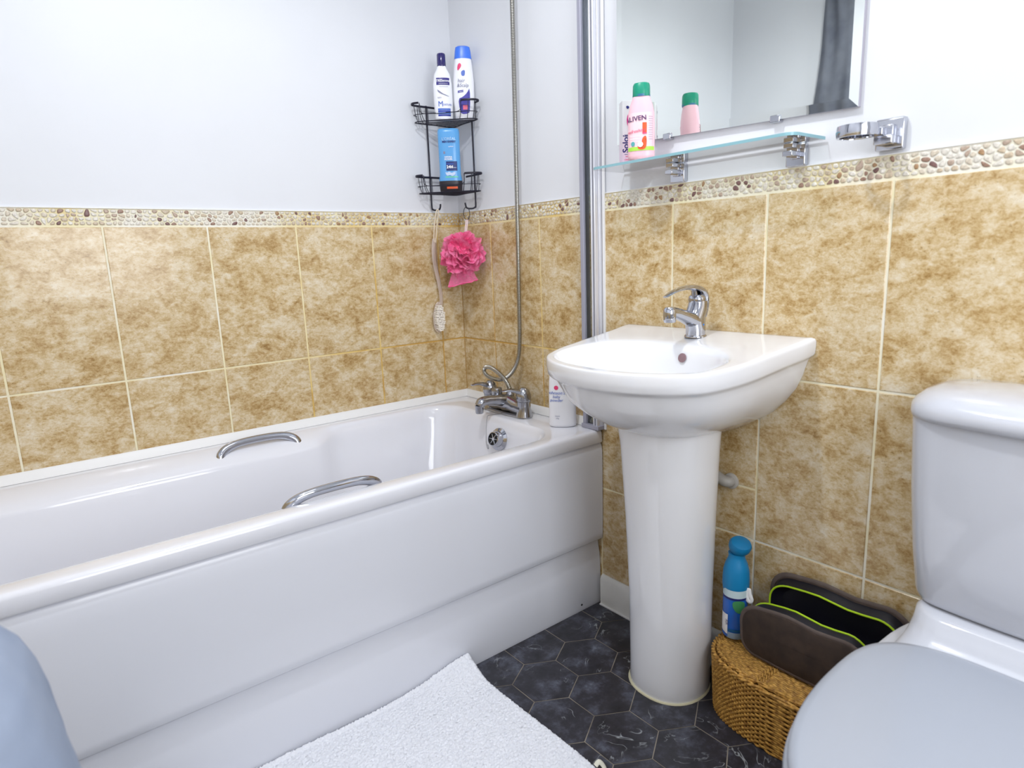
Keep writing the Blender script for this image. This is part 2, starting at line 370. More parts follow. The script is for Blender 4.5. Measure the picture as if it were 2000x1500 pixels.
def pebbles(par, smax, pt, seed):
    rnd = random.Random(seed); pts = []; z0, z1 = T + 0.0022, T + D - 0.001; st = 0.0135
    nrow = 4; hh = (z1 - z0) / nrow
    for r in range(nrow):
        s = rnd.random() * st
        while s < smax:
            if rnd.random() > 0.06: pts.append((s + rnd.uniform(-.0035, .0035), z0 + hh * (r + .5) + rnd.uniform(-.003, .003)))
            s += st * rnd.uniform(0.75, 1.3)
    g = G(); pts.sort()
    for i, p in enumerate(pts):
        poly = [(p[0] - .012, z0), (p[0] + .012, z0), (p[0] + .012, z1), (p[0] - .012, z1)]
        for q in pts[max(0, i - 16):i + 17]:
            if q is p: continue
            dx, dy = q[0] - p[0], q[1] - p[1]
            if dx * dx + dy * dy > .0009: continue
            poly = clip(poly, dx, dy, dx * (p[0] + q[0]) / 2 + dy * (p[1] + q[1]) / 2)
            if len(poly) < 3: break
        poly = clip(clip(poly, -1, 0, 0), 1, 0, smax) if len(poly) > 2 else []
        if len(poly) < 3: continue
        poly = inset(poly, 0.0011 + rnd.random() * .0005)
        if len(poly) < 3: continue
        poly = chaikin(poly, 2); n = len(poly); cx = sum(a[0] for a in poly) / n; cy = sum(a[1] for a in poly) / n
        v = [pt(a[0], a[1], -.0008) for a in poly] + [pt(lerp(cx, a[0], .86), lerp(cy, a[1], .86), .0002) for a in poly] + [pt(lerp(cx, a[0], .5), lerp(cy, a[1], .5), .0005) for a in poly]
        f = [(k, (k + 1) % n, n + (k + 1) % n, n + k) for k in range(n)] + [(n + k, n + (k + 1) % n, 2 * n + (k + 1) % n, 2 * n + k) for k in range(n)] + [tuple(2 * n + k for k in range(n))]
        c = rnd.random() * 0.62 if rnd.random() < 0.76 else rnd.uniform(.6, 1.0)
        g.add(v, f, c)
    g.build('pebble_border', M_pebble, par, smooth=50, att='tid')
pebbles(wR, 2.74, ptR, 3); pebbles(wB, 1.70, ptB, 5)
# thin painted edge line above border
g = G(); g.box(-0.0012, -2.7, T + D, PL, 0, T + D + .0018); tag(g.build('trim_1', M_caulk, smooth=0), kind='structure')
g = G(); g.box(-1.7, -0.0012, T + D, 0, PL, T + D + .0018); tag(g.build('trim_2', M_caulk, smooth=0), kind='structure')
# sealant bands around the bath
g = G(); g.loft([[(x, 0.0, .560), (x, -.013, .5655), (x, -.010, .571), (x, -.003, .588), (x, 0.0, .590)] for x in (-1.70, 0.0)]); tag(g.build('trim_3', M_caulk), kind='structure')
g = G(); g.loft([[(0.0, y, .560), (-.013, y, .5655), (-.010, y, .571), (-.003, y, .588), (0.0, y, .590)] for y in (0.0, -.66)]); tag(g.build('trim_4', M_caulk), kind='structure')
# skirting
def skirt(name, pts_fn, s0, s1):
    prof = [(0, 0), (0.013, 0), (0.013, .086), (.009, .094), (.004, .0985), (0, .0985)]
    g = G(); g.loft([[pts_fn(s, z, d) for d, z in prof] for s in (s0, s1)]); return tag(g.build(name, M_skirt, smooth=30), kind='structure')
M_skirt = noisy('skirting_gloss', (224, 224, 220), (232, 232, 230), 20, 0.3)
skirt('baseboard_right', ptR, 0.6975, 2.74)
skirt('baseboard_left', ptL, 0.71, 2.74)
g = G(); g.box(-.018, -2.7, 0.0003, -.0125, -.6975, .004); tag(g.build('trim_5', M_caulk, smooth=0), kind='structure')

# ---------------------------------------------------------------- ceiling downlight and added fill panel housing
M_em = bpy.data.materials.new('lamp_glow'); M_em.use_nodes = True
bb = M_em.node_tree.nodes['Principled BSDF']; bb.inputs['Emission Color'].default_value = (1, 1, 1, 1); bb.inputs['Emission Strength'].default_value = 12
x, y = LAMPS[1][:2]
t = thing('ceiling_downlight', 'white round ceiling downlight above the toilet side', 'light', (x, y, CEIL))
G().lathe([(-.001, .055), (-.006, .052), (-.006, .040), (-.001, .040)], 32, cap0=False, cap1=False).build('bezel', M_ceil, t)
G().lathe([(-.0005, .0395), (-.002, .0395)], 32).build('lamp_face', M_em, t)
t = thing('fill_panel_housing', 'added square housing around the fill panel above the bath and basin', 'light', (-.85, -1.2, CEIL))  # unseen fixture, added so the ceiling fill has a housing
g = G()
for (x0, y0, x1, y1) in ((-.38, -.38, .38, -.352), (-.38, .352, .38, .38), (-.38, -.352, -.352, .352), (.352, -.352, .38, .352)): g.box(x0, y0, -.014, x1, y1, -.0005)
g.build('frame', M_ceil, t, smooth=0)
G().box(-.352, -.352, -.004, .352, .352, -.0008).build('diffuser', mat('opal_diffuser', (245, 245, 245), .5), t, smooth=0)
# ---------------------------------------------------------------- added, unseen frosted window to carry the fill light behind the camera
fill_win = thing('added_fill_window', None, None, (-0.85, YF, 1.4)); tag(fill_win, kind='structure')
g = G()
for (a, b_, c, d_) in ((-.50, -.55, -.44, .55), (.44, -.55, .50, .55), (-.44, -.55, .44, -.49), (-.44, .49, .44, .55)): g.box(a, .0, b_, c, .028, d_)
g.build('added_window_frame', M_ceil, fill_win, smooth=0)
G().box(-.44, .004, -.49, .44, .010, .49).build('added_window_pane', mat('added_window_pane', (235, 240, 245), .6), fill_win, smooth=0)
# ---------------------------------------------------------------- bath
def rrect(x0, x1, y0, y1, r, z, n=12, m=14):
    pts = []
    cs = [((x1 - r, y1 - r), 0), ((x0 + r, y1 - r), pi / 2), ((x0 + r, y0 + r), pi), ((x1 - r, y0 + r), 1.5 * pi)]
    for (c, a0) in cs:
        for k in range(n): 
            a = a0 + (pi / 2) * k / (n - 1); pts.append((c[0] + r * cos(a), c[1] + r * sin(a), z))
    # add points on straight edges
    out = []
    for i in range(len(pts)):
        out.append(pts[i]); q = pts[(i + 1) % len(pts)]
        if i % n == n - 1:
            mm = m * 3 if ((i // n) % 2 == 0) else m
            for k in range(1, mm): out.append(tuple(lerp(pts[i][j], q[j], k / mm) for j in range(3)))
    return out
bath = thing('bathtub', 'white bathtub with chrome grips standing against the tiled wall', 'bathtub', (0, 0, 0))
Y0, Y1, X0, X1 = -0.7055, -0.0005, -1.705, -0.0005
IX0, IX1, IY0, IY1 = -1.60, -0.128, -0.652, -0.048
def inner(ins, z, r, lx=0.0, lz=0.0):
    P = rrect(IX0 + ins * 1.4, IX1 - ins * .75, IY0 + ins, IY1 - ins, r, z)
    out = []
    yc = (IY0 + IY1) / 2
    for (x, y, zz) in P:
        w_ = sstep(-.54, -.66, x) * sstep(-1.55, -1.44, x) if False else (sstep(0, 1, (-.55 - x) / .10) * sstep(0, 1, (x + 1.56) / .1))
        sy = 1 if y > yc else -1; e = sstep(.16, .24, abs(y - yc))
        out.append((x, y - sy * lx * w_ * e, zz + lz * w_ * e))
    return out
rings = [rrect(X0 + .02, X1, Y0 + .03, Y1, .008, .527), rrect(X0, X1, Y0 + .002, Y1, .008, .526), rrect(X0, X1, Y0, Y1, .01, .530), rrect(X0, X1, Y0 + .0008, Y1, .012, .5545),
         rrect(X0 + .002, X1, Y0 + .0025, Y1, .014, .5598), rrect(X0 + .004, X1, Y0 + .006, Y1, .016, .5632), rrect(X0 + .008, X1 - .0, Y0 + .011, Y1, .018, .5646), rrect(X0 + .01, X1 - .001, Y0 + .021, Y1 - .001, .02, .565),
         inner(-.008, .565, .115), inner(-.002, .5635, .11), inner(.003, .559, .11, .012, .0), inner(.008, .550, .11, .037, -.005), inner(.012, .538, .11, .053, -.008), inner(.0145, .531, .11, .0535, -.005), inner(.0165, .524, .11, .0535, -.001), inner(.0185, .516, .11, .053, .001),
         inner(.028, .48, .11, .049, 0), inner(.05, .40, .12, .038), inner(.075, .30, .13, .02), inner(.095, .235, .14, .005), inner(.125, .195, .15), inner(.17, .18, .12), inner(.22, .175, .07)]
b = G(); b.loft(rings, cap0=False, cap1=True); b.build('tub', M_acryl, bath, smooth=60)
# underside rim return
pn = G(); yy = -.694
prof = [(.0, -.672), (.0, yy + .004), (.006, yy), (.190, yy), (.197, yy - .001), (.215, yy + .004), (.222, yy - .012), (.228, yy - .0135), (.24, yy - .0135), (.490, yy - .0135), (.500, yy - .0095), (.504, yy - .002), (.504, -.672)]
prof = [(.0, -.665), (.0, -.686), (.010, -.689), (.120, -.6885), (.170, -.686), (.195, -.681), (.209, -.6795), (.2135, -.681), (.2165, -.696), (.222, -.7000), (.24, -.7012), (.40, -.7022), (.470, -.7025), (.500, -.7018), (.515, -.6995), (.523, -.695), (.526, -.688), (.5262, -.665)]
pn.loft([[(x, y, z) for z, y in prof] for x in (-1.70, -1.2, -.8, -.4, -.0035)]); pn.build('side_panel', M_panel, bath, smooth=50)
for (u, z) in ((-.515, .012), (-.085, .022), (-.515, .016)):
    pass
for (x, z) in ((-.545, .034), (-.086, .022)):
    G().lathe([(0, .0035), (.001, .003)], 10).build('panel_screw', M_dark, bath).matrix_local = Matrix.Translation((x, -.6888, z)) @ Matrix.Rotation(pi / 2, 4, 'X')
def grip(y, ydir, z):
    xa, xb = -.915, -.690; m_ = (xa + xb) / 2
    pts = [(xa, y, z - .010), (xa + .004, y - ydir * .006, z + .010), (xa + .024, y - ydir * .012, z + .025), (xa + .058, y - ydir * .015, z + .033), (m_, y - ydir * .016, z + .035), (xb - .058, y - ydir * .015, z + .033), (xb - .024, y - ydir * .012, z + .025), (xb - .004, y - ydir * .006, z + .010), (xb, y, z - .010)]
    g = G(); g.tube(pts, [(.013, .0105)] * 2 + [(.0125, .010)] + [(.011, .0095)] * 3 + [(.0125, .010)] + [(.013, .0105)] * 2, 14, sub=6, up0=(0, 1, .3))
    return g.build('grip_handle', M_chrome, bath)
tag(grip(-.088, -1, .540), 'chrome grip on the wall side of the tub').location.y = .0
tag(grip(-.612, 1, .540), 'chrome grip on the front side of the tub')
# overflow and plug chain
def disc_mat(loc, nrm): 
    q = Vector(nrm).to_track_quat('Z', 'Y').to_matrix().to_4x4(); return Matrix.Translation(loc) @ q
ovl = (-.1490, -.388, .500); ovn = (-1, -.15, .28)
ov = G().lathe([(0, .036), (.004, .036), (.007, .030), (.009, .026), (.024, .0245), (.030, .0225), (.031, .020), (.026, .019)], 36).build('overflow', M_chrome, bath); ov.matrix_local = disc_mat(ovl, ovn)
oc = G().lathe([(.0262, .0188), (.0268, .0188)], 28).build('overflow_recess', M_dark, ov)
g = G()
for k in range(6):
    a = k * pi / 3; g.tube([(0.004 * cos(a), .004 * sin(a), .028), (.018 * cos(a), .018 * sin(a), .028)], .0014, 6)
g.lathe([(.0265, .006), (.0295, .005)], 12); g.build('overflow_grid', M_chrome, ov)
# ---------------------------------------------------------------- bath mixer tap
tap = thing('bath_tap', 'worn chrome bath mixer tap on the end of the bath', 'tap', (-.072, -.335, .5658))
g = G(); g.lathe([(0, .030, .115), (.006, .030, .115), (.008, .027, .112)], 40, n=2.6)
for s in (-1, 1):
    g.lathe([(.004, .028), (.012, .026), (.030, .022), (.048, .0215), (.052, .022), (.053, .018)], 28, cy=s * .09)
g.tube([(0, -.092, .026), (0, -.06, .027), (0, -.03, .032), (0, 0, .035), (0, .03, .032), (0, .06, .027), (0, .092, .026)], [(.024, .024), (.024, .024), (.026, .026), (.030, .030), (.026, .026), (.024, .024), (.024, .024)], 18, sub=5, up0=(0, 0, 1))
g.build('body', M_chrome_d, tap)
g = G(); g.tube([(.004, 0, .040), (-.03, 0, .048), (-.055, .002, .052), (-.080, .004, .054), (-.100, .005, .051), (-.108, .006, .040)], [(.030, .026), (.025, .019), (.021, .0155), (.019, .015), (.0185, .015), (.016, .015)], 18, sub=6)
g.lathe([(.016, .0120), (.019, .0130), (.042, .0140)], 18, cx=-.1080, cy=.006)
g.build('spout', M_chrome_d, tap)
for s in (-1, 1):
    g = G(); g.lathe([(.053, .0225), (.058, .0245), (.074, .0240), (.088, .0190), (.097, .009)], 24, cy=s * .09)
    d = Vector((-.85, .12 if s > 0 else .42, 0)).normalized()
    P0 = Vector((0, s * .09, .078))
    g.tube([P0, P0 + d * .02 + Vector((0, 0, .008)), P0 + d * .045 + Vector((0, 0, .014)), P0 + d * .07 + Vector((0, 0, .012))], [(.019, .014), (.016, .008), (.0125, .0045), (.008, .0025)], 12, sub=5)
    g.build('lever', M_chrome_d, tap)
g = G(); g.lathe([(.055, .0165), (.060, .018), (.078, .018), (.083, .0165), (.084, .012)], 24, cx=-.018, cy=.028); g.build('diverter_knob', M_chrome_d, tap)
g = G(); g.lathe([(.05, .014), (.062, .014), (.064, .012), (.074, .011), (.08, .0085)], 16, cx=.012, cy=-.004); g.build('hose_outlet', M_chrome_d, tap)
# chain
ch = thing('plug_chain', 'thin plug chain hanging under the bath tap', 'chain', (0, 0, 0))
pts = [Vector(p) for p in [(-.098, -.338, .5665), (-.138, -.325, .5665), (-.1475, -.323, .555), (-.156, -.325, .49), (-.158, -.333, .463), (-.160, -.342, .462), (-.168, -.350, .478)]]
P, _ = crom(pts, [0] * len(pts), 14)
g = G()
for p in P: g.lathe([(-.0012, .0004), (-.0008, .0011), (0, .0014), (.0008, .0011), (.0012, .0004)], 6, cx=p.x, cy=p.y) ; g.v[-30:] = [(a, b_, c + p.z) for a, b_, c in g.v[-30:]]
g.tube(P, .0006, 5); g.build('beads', M_chrome_d, ch)
# ---------------------------------------------------------------- hose
hp = [(-.03, -.386, 1.98), (-.03, -.383, 1.813), (-.028, -.377, 1.55), (-.026, -.369, 1.233), (-.026, -.362, .95), (-.028, -.360, .80), (-.034, -.352, .735), (-.040, -.318, .688), (-.045, -.272, .666), (-.052, -.222, .668), (-.057, -.196, .684), (-.058, -.204, .702), (-.062, -.242, .706), (-.064, -.285, .694), (-.062, -.320, .672), (-.060, -.336, .650), (-.060, -.339, .638)]
P, _ = crom([Vector(p) for p in hp], [0] * len(hp), 24)
# resample evenly for the ribs
L = [0]
for i in range(1, len(P)): L.append(L[-1] + (P[i] - P[i - 1]).length)
N = int(L[-1] / .0011); Q = []; j = 0
for k in range(N + 1):
    d = L[-1] * k / N
    while j < len(L) - 2 and L[j + 1] < d: j += 1
    t = (d - L[j]) / max(1e-9, L[j + 1] - L[j]); Q.append(P[j].lerp(P[j + 1], t))
g = G(); g.tube(Q, [(.0074 if (k % 4) < 3 else .0060) for k in range(len(Q))], 10)
tag(g.build('shower_hose', M_hose), 'ribbed metal shower hose hanging down to the bath tap', 'hose')
# hand shower and its wall holder, above the top of the photograph
hs_ = thing('hand_shower', 'chrome hand shower in its wall holder at the top of the hose', 'shower head', (0, 0, 0))
g = G(); g.tube([(-.034, -.386, 1.975), (-.040, -.386, 2.03), (-.055, -.386, 2.11), (-.085, -.386, 2.155)], [.010, .012, .012, .014], 14, sub=5); g.build('handle', M_chrome, hs_)
G().lathe([(0, .040), (.010, .042), (.022, .030), (.028, .012)], 32).build('spray_head', M_chrome, hs_).matrix_local = disc_mat((-.088, -.386, 2.150), (.62, 0, .78))
g = G(); g.box(-.028, -.402, 2.015, PL - .001, -.370, 2.045); g.build('wall_holder', M_chrome, hs_, bevel=.004)
# ---------------------------------------------------------------- shower screen post
sp = thing('shower_screen_post', 'tall chrome and grey metal shower screen post on the wall', 'shower screen', (0, 0, 0))
G().box(-.024, -.6575, .576, .002, -.6435, 2.05).build('grey_channel', M_satin, sp, bevel=.002)
G().box(-.016, -.688, .578, -.010, -.6575, 2.05).build('clear_strip', M_glass, sp)
g = G(); g.box(-.014, -.7085, .574, .002, -.688, 2.05); g.box(-.028, -.6945, .574, -.014, -.689, 2.05); g.box(-.028, -.706, .574, -.014, -.7005, 2.05); g.build('chrome_profile', mat('bright_profile', (222, 223, 231), .25, .35), sp, bevel=.002, bseg=2)
G().box(-.004, -.719, .566, .0, -.7115, 2.05).build('sealant_line', M_caulk, sp)
G().box(-.030, -.712, .566, -.001, -.643, .578).build('end_cap', M_satin, sp, bevel=.001)

# ---------------------------------------------------------------- talc bottle on bath
def pm2(n, c, r=.3, **k): return mat(n, c, r, **k)
M_wplast = pm2('white_bottle_plastic', (243, 244, 250), .28)
M_navy = pm2('navy_print', (34, 38, 110), .35); M_blue = pm2('blue_print', (58, 96, 190), .35); M_pinkp = pm2('pink_print', (232, 70, 120), .4)
M_greyp = pm2('grey_print', (130, 132, 160), .4); M_whitep = pm2('white_print', (250, 250, 252), .4)
bt = thing('talc_bottle', 'white oval powder bottle standing on the bath end behind the basin', 'bottle', (-.058, -.592, .5658), facing(-.058, -.592))
pf = [(0, .036, .020), (.003, .040, .023), (.008, .041, .024), (.10, .0405, .0235), (.14, .039, .022), (.165, .036, .020), (.178, .030, .017), (.184, .020, .012)]
G().lathe(pf, 48, n=2.3).build('body', M_wplast, bt, smooth=60)
dc = Decal(pf, 2.3)
dc.poly([(-.018 + .0065 * cos(a * pi / 6), .122 + .0065 * sin(a * pi / 6)) for a in range(12)], M_pinkp, bt, 'drop_mark')
dc.text("Johnson's", .0135, -.018, .102, M_blue, bt, shear=.2); dc.text('baby', .012, -.018, .091, M_blue, bt, shear=.2); dc.text('powder', .012, -.018, .080, M_blue, bt, shear=.2)
dc.text('classic', .006, -.016, .034, M_greyp, bt); dc.text('500g', .005, -.016, .027, M_greyp, bt)

# ---------------------------------------------------------------- basin
YC = -1.063
basin = thing('wash_basin', 'white pedestal wash basin between the bath and the toilet', 'basin', (0, YC, 0))
half = [(-.0005, .260), (-.03, .260), (-.06, .256), (-.10, .252), (-.15, .249), (-.20, .246), (-.26, .238), (-.31, .224), (-.35, .203), (-.385, .168), (-.410, .125), (-.425, .085), (-.434, .042), (-.437, 0)]
def zrim(x): return interp([(-.44, .845), (-.33, .847), (-.22, .857), (-.12, .869), (-.05, .878), (0, .885)], x)[0]
NT_ = 128
hc = [Vector((p[0], p[1], 0)) for p in half]
hs, _ = crom(hc, [0] * len(hc), 10)
outl = [(p.x, p.y) for p in hs]; outl = outl + [(x, -y) for x, y in outl[::-1][1:]]
CB = (-.235, 0)
def raypoly(poly, c, a):
    best = None; dx, dy = cos(a), sin(a); n = len(poly)
    for i in range(n):
        p, q = poly[i], poly[(i + 1) % n]; ex, ey = q[0] - p[0], q[1] - p[1]; den = dx * ey - dy * ex
        if abs(den) < 1e-12: continue
        t = ((p[0] - c[0]) * ey - (p[1] - c[1]) * ex) / den; s_ = ((p[0] - c[0]) * dy - (p[1] - c[1]) * dx) / den
        if t > 0 and -1e-6 <= s_ <= 1 + 1e-6 and (best is None or t < best): best = t
    return (c[0] + dx * best, c[1] + dy * best)
angs = [2 * pi * k / NT_ for k in range(NT_)]
# make sure the two wall corners are hit exactly
ca = atan2(.260, .2345)
angs = sorted(angs + [ca, -ca + 2 * pi, ca + .004, ca - .004, 2 * pi - ca + .004, 2 * pi - ca - .004])
O = [raypoly(outl, CB, a) for a in angs]
IC = (-.277, 0)
I = [(IC[0] + .130 * se(cos(a), 2.35), .203 * se(sin(a), 2.35)) for a in angs]
I = []
for a in angs:
    d = (abs(cos(a)) ** 2.35 / (.130 if True else 1) ** 2.35 + abs(sin(a)) ** 2.35 / .203 ** 2.35) ** (-1 / 2.35)
    I.append((IC[0] + d * cos(a), d * sin(a)))
def sc(P, sx, sy): return [(x * sx if x < -.002 else x, y * sy) for x, y in P]
def ringz(P, f): return [(x, y, f(x)) for x, y in P]
rings = []
under = [(-.205, .50, .36), (-.195, .56, .42), (-.180, .655, .53), (-.160, .745, .655), (-.135, .82, .765), (-.110, .875, .85), (-.085, .91, .90), (-.065, .932, .925), (-.052, .948, .942), (-.046, .958, .955), (-.041, .985, .984), (-.036, .994, .994), (-.020, 1, 1), (-.010, 1, 1)]
def flat(z0, k): return lambda x: z0
for dz, sx, sy in under:
    k = sstep(.05, .2, -dz)   # far below, the rim's rise is forgotten
    P = sc(O, sx, sy); rings.append([(x, y, lerp(zrim(x / sx) + dz, .862 + dz, k)) for x, y in P])
def toin(t, P=O): return [(lerp(o[0], i[0], t), lerp(o[1], i[1], t)) for o, i in zip(O, I)]
for t, dz in ((.012, -.004), (.05, -.0008), (.12, 0), (.3, 0), (.5, 0), (.7, 0), (.86, -.0002), (.94, -.0014), (1.0, -.005)):
    P = toin(t); rings.append([(x, y, zrim(x) + dz) for x, y in P])
for s_, dz in ((.965, -.014), (.93, -.03), (.88, -.055), (.81, -.082), (.70, -.104), (.55, -.119), (.38, -.128), (.2, -.133), (.09, -.135)):
    k = sstep(.0, .06, -dz)
    P = [(IC[0] + .012 * (1 - s_) + (x - IC[0]) * s_, y * s_) for x, y in I]
    rings.append([(x, y, lerp(zrim(x) + dz, .858 + dz, k)) for x, y in P])
g = G(); g.loft(rings, cap0=True, cap1=True); g.build('bowl', M_ceramic, basin, smooth=70)
g = G(); g.lathe([(.7235, .021), (.7255, .021), (.726, .017), (.723, .012)], 24, cx=IC[0] + .01); g.build('drain', M_chrome, basin)
o = G().lathe([(0, .0105), (.0015, .0105), (.002, .009)], 24).build('overflow_hole', mat('overflow_shade', (150, 122, 128), .4, .4), basin)
o.matrix_local = disc_mat((-.1580, -.036, .837), (-1, 0, .25))
# pedestal
def prg(cx, a, bk, b, z, n=56, ex=2.2):
    out = []
    for k in range(n):
        t = 2 * pi * k / n; c, s_ = cos(t), sin(t)
        out.append((cx - (a if c > 0 else bk) * se(c, ex), b * se(s_, ex), z))
    return out
rings = [prg(-.145, .092, .105, .094, .0006), prg(-.145, .094, .105, .096, .012), prg(-.145, .093, .105, .095, .05), prg(-.147, .095, .107, .096, .25), prg(-.150, .103, .110, .102, .45), prg(-.153, .112, .112, .110, .62), prg(-.155, .118, .113, .116, .68), prg(-.157, .124, .115, .122, .705)]
g = G(); g.loft(rings); g.build('pedestal', M_ceramic, basin, smooth=60)
g = G(); g.lathe([(0.0005, .098, .1), (.003, .097, .0985)], 40, cx=-.145, n=2.2); g.build('pedestal_sealant', mat('old_sealant', (206, 200, 170), .5), basin)
# ---------------------------------------------------------------- basin tap
ft = thing('basin_tap', 'polished chrome single lever mixer tap on the wash basin', 'tap', (-.076, -1.074, zrim(-.076) - .0005), radians(4))
g = G(); g.lathe([(0, .0255), (.003, .0255), (.005, .024)], 32)
g.loft([[(cx - a * cos(2 * pi * k / 28), b_ * sin(2 * pi * k / 28), z + (-.35 * (-a * cos(2 * pi * k / 28)) if False else 0)) for k in range(28)] for cx, a, b_, z in ((0, .023, .022, .004), (0, .0235, .022, .02), (-.003, .0275, .0225, .036), (-.004, .030, .0225, .048), (.003, .0285, .0225, .060), (.007, .0250, .022, .072), (.009, .0225, .021, .084))])
g.tube([(-.002, 0, .036), (-.030, 0, .046), (-.060, 0, .056), (-.088, 0, .064), (-.104, 0, .0655)], [(.022, .019), (.020, .0165), (.0175, .0135), (.0155, .0125), (.014, .0125)], 20, sub=6)
g.build('body', M_chrome, ft)
g = G(); g.lathe([(.044, .0125), (.047, .0135), (.062, .0145), (.072, .014), (.0775, .010), (.079, .003)], 24, cx=-.106); g.build('aerator_end', M_chrome, ft)
g = G(); g.lathe([(.080, .0185), (.086, .020), (.094, .019), (.098, .015)], 24, cx=.004)
g.tube([(.018, 0, .046), (.0225, 0, .068), (.022, 0, .088), (.014, 0, .103), (-.004, 0, .1125), (-.032, 0, .1165), (-.064, 0, .1150), (-.096, 0, .1095), (-.124, 0, .101)], [(.017, .006), (.020, .009), (.021, .010), (.021, .010), (.0195, .0085), (.016, .006), (.013, .004), (.010, .0028), (.006, .0018)], 18, sub=6, up0=(1, 0, 0))
g.build('lever', M_chrome, ft)
g = G(); g.tube([(-.004, 0, .088), (-.010, 0, .112)], [.0085, .006], 14); g.build('lever_stem', M_chrome_d, ft)
o = G().lathe([(0, .0022), (.0006, .002)], 12).build('cold_mark', mat('blue_dot', (30, 130, 220), .3), ft); o.matrix_local = disc_mat((-.002, -.0222, .030), (0, -1, 0))

# ---------------------------------------------------------------- waste pipe behind pedestal
wp = thing('waste_pipe', 'white plastic waste pipe stub entering the wall behind the pedestal', 'pipe', (0, -1.088, .515))
g = G(); g.tube([(.0, -.045, .0), (-.012, -.045, .0), (-.019, -.034, .003), (-.0195, -.012, .012), (-.0195, .02, .03)], .0135, 16, sub=5); g.build('pipe', mat('grey_white_pvc', (168, 164, 158), .4), wp)
g = G(); g.lathe([(0, .020), (.004, .0195), (.006, .015)], 24); g.build('wall_flange', mat('flange_grey', (186, 182, 176), .4), wp).matrix_local = disc_mat((-.0005, -.045, 0), (-1, 0, 0))

# ---------------------------------------------------------------- mirror
mir = thing('wall_mirror', 'large rectangular frameless wall mirror hanging above the glass shelf', 'mirror', (0, 0, 0))
ML, MR_ = -.770, -1.381; MB0, MB1 = 1.351, 1.330; MT = 2.02
def mq(i, x):  # corners inset by i
    return [(x, ML - i, MB0 + i), (x, MR_ + i, MB1 + i), (x, MR_ + i, MT - i), (x, ML - i, MT - i)]
M_mirror = mat('mirror_silver', (243, 247, 243), .012, 1.0)
g = G(); v = mq(.018, -.0082) + mq(0, -.0070); g.add(v, [(0, 1, 2, 3), (0, 4, 5, 1), (1, 5, 6, 2), (2, 6, 7, 3), (3, 7, 4, 0)])
g.build('glass', M_mirror, mir, smooth=0)
g = G(); v = mq(0, -.0069) + mq(.001, PL - .0005); g.add(v, [(0, 4, 5, 1), (1, 5, 6, 2), (2, 6, 7, 3), (3, 7, 4, 0), (4, 7, 6, 5), (0, 1, 2, 3)])
g.build('backing', mat('grey_backing', (176, 172, 184), .5), mir, smooth=0)
for y in (-.934, -1.214):
    zz = lerp(MB0, MB1, (y - ML) / (MR_ - ML))
    G().box(-.0125, y - .011, zz - .006, PL - .001, y + .011, zz + .009).build('mirror_clip', M_chrome, mir, bevel=.002)

# ---------------------------------------------------------------- glass shelf
M_gedge = mat('glass_edge', (140, 186, 196), .2)
sh = thing('glass_shelf', 'clear glass shelf on two chrome brackets under the mirror', 'shelf', (0, 0, 0))
def zs(y): return 1.2862
xf = -.126; r_ = .022
pl = [(-.002, -1.319), (-.002, -.786)]
cr = [(xf + r_ - r_ * sin(a), -.786 - r_ + r_ * cos(a)) for a in [k * pi / 16 for k in range(9)]] + [(xf + r_ * (1 - cos(a)), -1.319 + r_ * (1 - sin(a))) for a in [k * pi / 16 for k in range(9)]]
pl = pl + cr
n = len(pl); th = .006
top = [(x, y, zs(y)) for x, y in pl]; bot = [(x, y, zs(y) - th) for x, y in pl]
g = G(); g.add(top + bot, [tuple(range(n))[::-1], tuple(n + k for k in range(n))] + [(k, (k + 1) % n, n + (k + 1) % n, n + k) for k in range(n)])
o = g.build('glass_plate', M_glass, sh, smooth=30)
o.data.materials.append(M_gedge)
for p in o.data.polygons:
    if abs(p.normal.z) < .5 and p.center.x < -.01: p.material_index = 1
for y in (-.965, -1.262):
    br = G(); br.box(-.010, y - .0205, 1.236, PL - .001, y + .0205, 1.280); br.build('bracket_plate', M_fit, sh, bevel=.002)
    g = G(); g.box(-.040, y - .0105, 1.2695, -.010, y + .0105, 1.2798); g.box(-.043, y - .0105, 1.254, -.010, y + .0105, 1.2645); g.box(-.016, y - .008, 1.250, -.010, y + .008, 1.2795); g.build('bracket_jaw', M_fit, sh, bevel=.0015)
# ---------------------------------------------------------------- ring holder right of shelf
rh = thing('tumbler_holder', 'square chrome wall mount with a flat ring arm, right of the shelf', 'holder', (0, -1.442, 1.270))
G().box(-.012, -.0245, -.028, PL - .001, .0245, .028).build('wall_plate', M_fit, rh, bevel=.003)
g = G(); g.box(-.040, -.016, -.020, -.012, .016, -.004); g.box(-.022, -.010, -.020, -.012, .010, .016); g.box(-.050, -.003, -.005, -.012, .020, .010); g.build('mount_block', M_fit, rh, bevel=.002)
rc = (-.074, .030); Rr = .031
g = G(); rr = []
for k in range(48):
    a = 2 * pi * k / 48; c, s_ = cos(a), sin(a)
    rr.append([(rc[0] + (Rr + dr) * c, rc[1] + (Rr + dr) * s_, z) for dr, z in ((-.002, -.006), (.003, -.006), (.0045, 0.004), (.003, .014), (-.002, .014), (-.003, .004))])
g.loft(rr, closed=True); g.build('ring', M_chrome, rh, smooth=60)

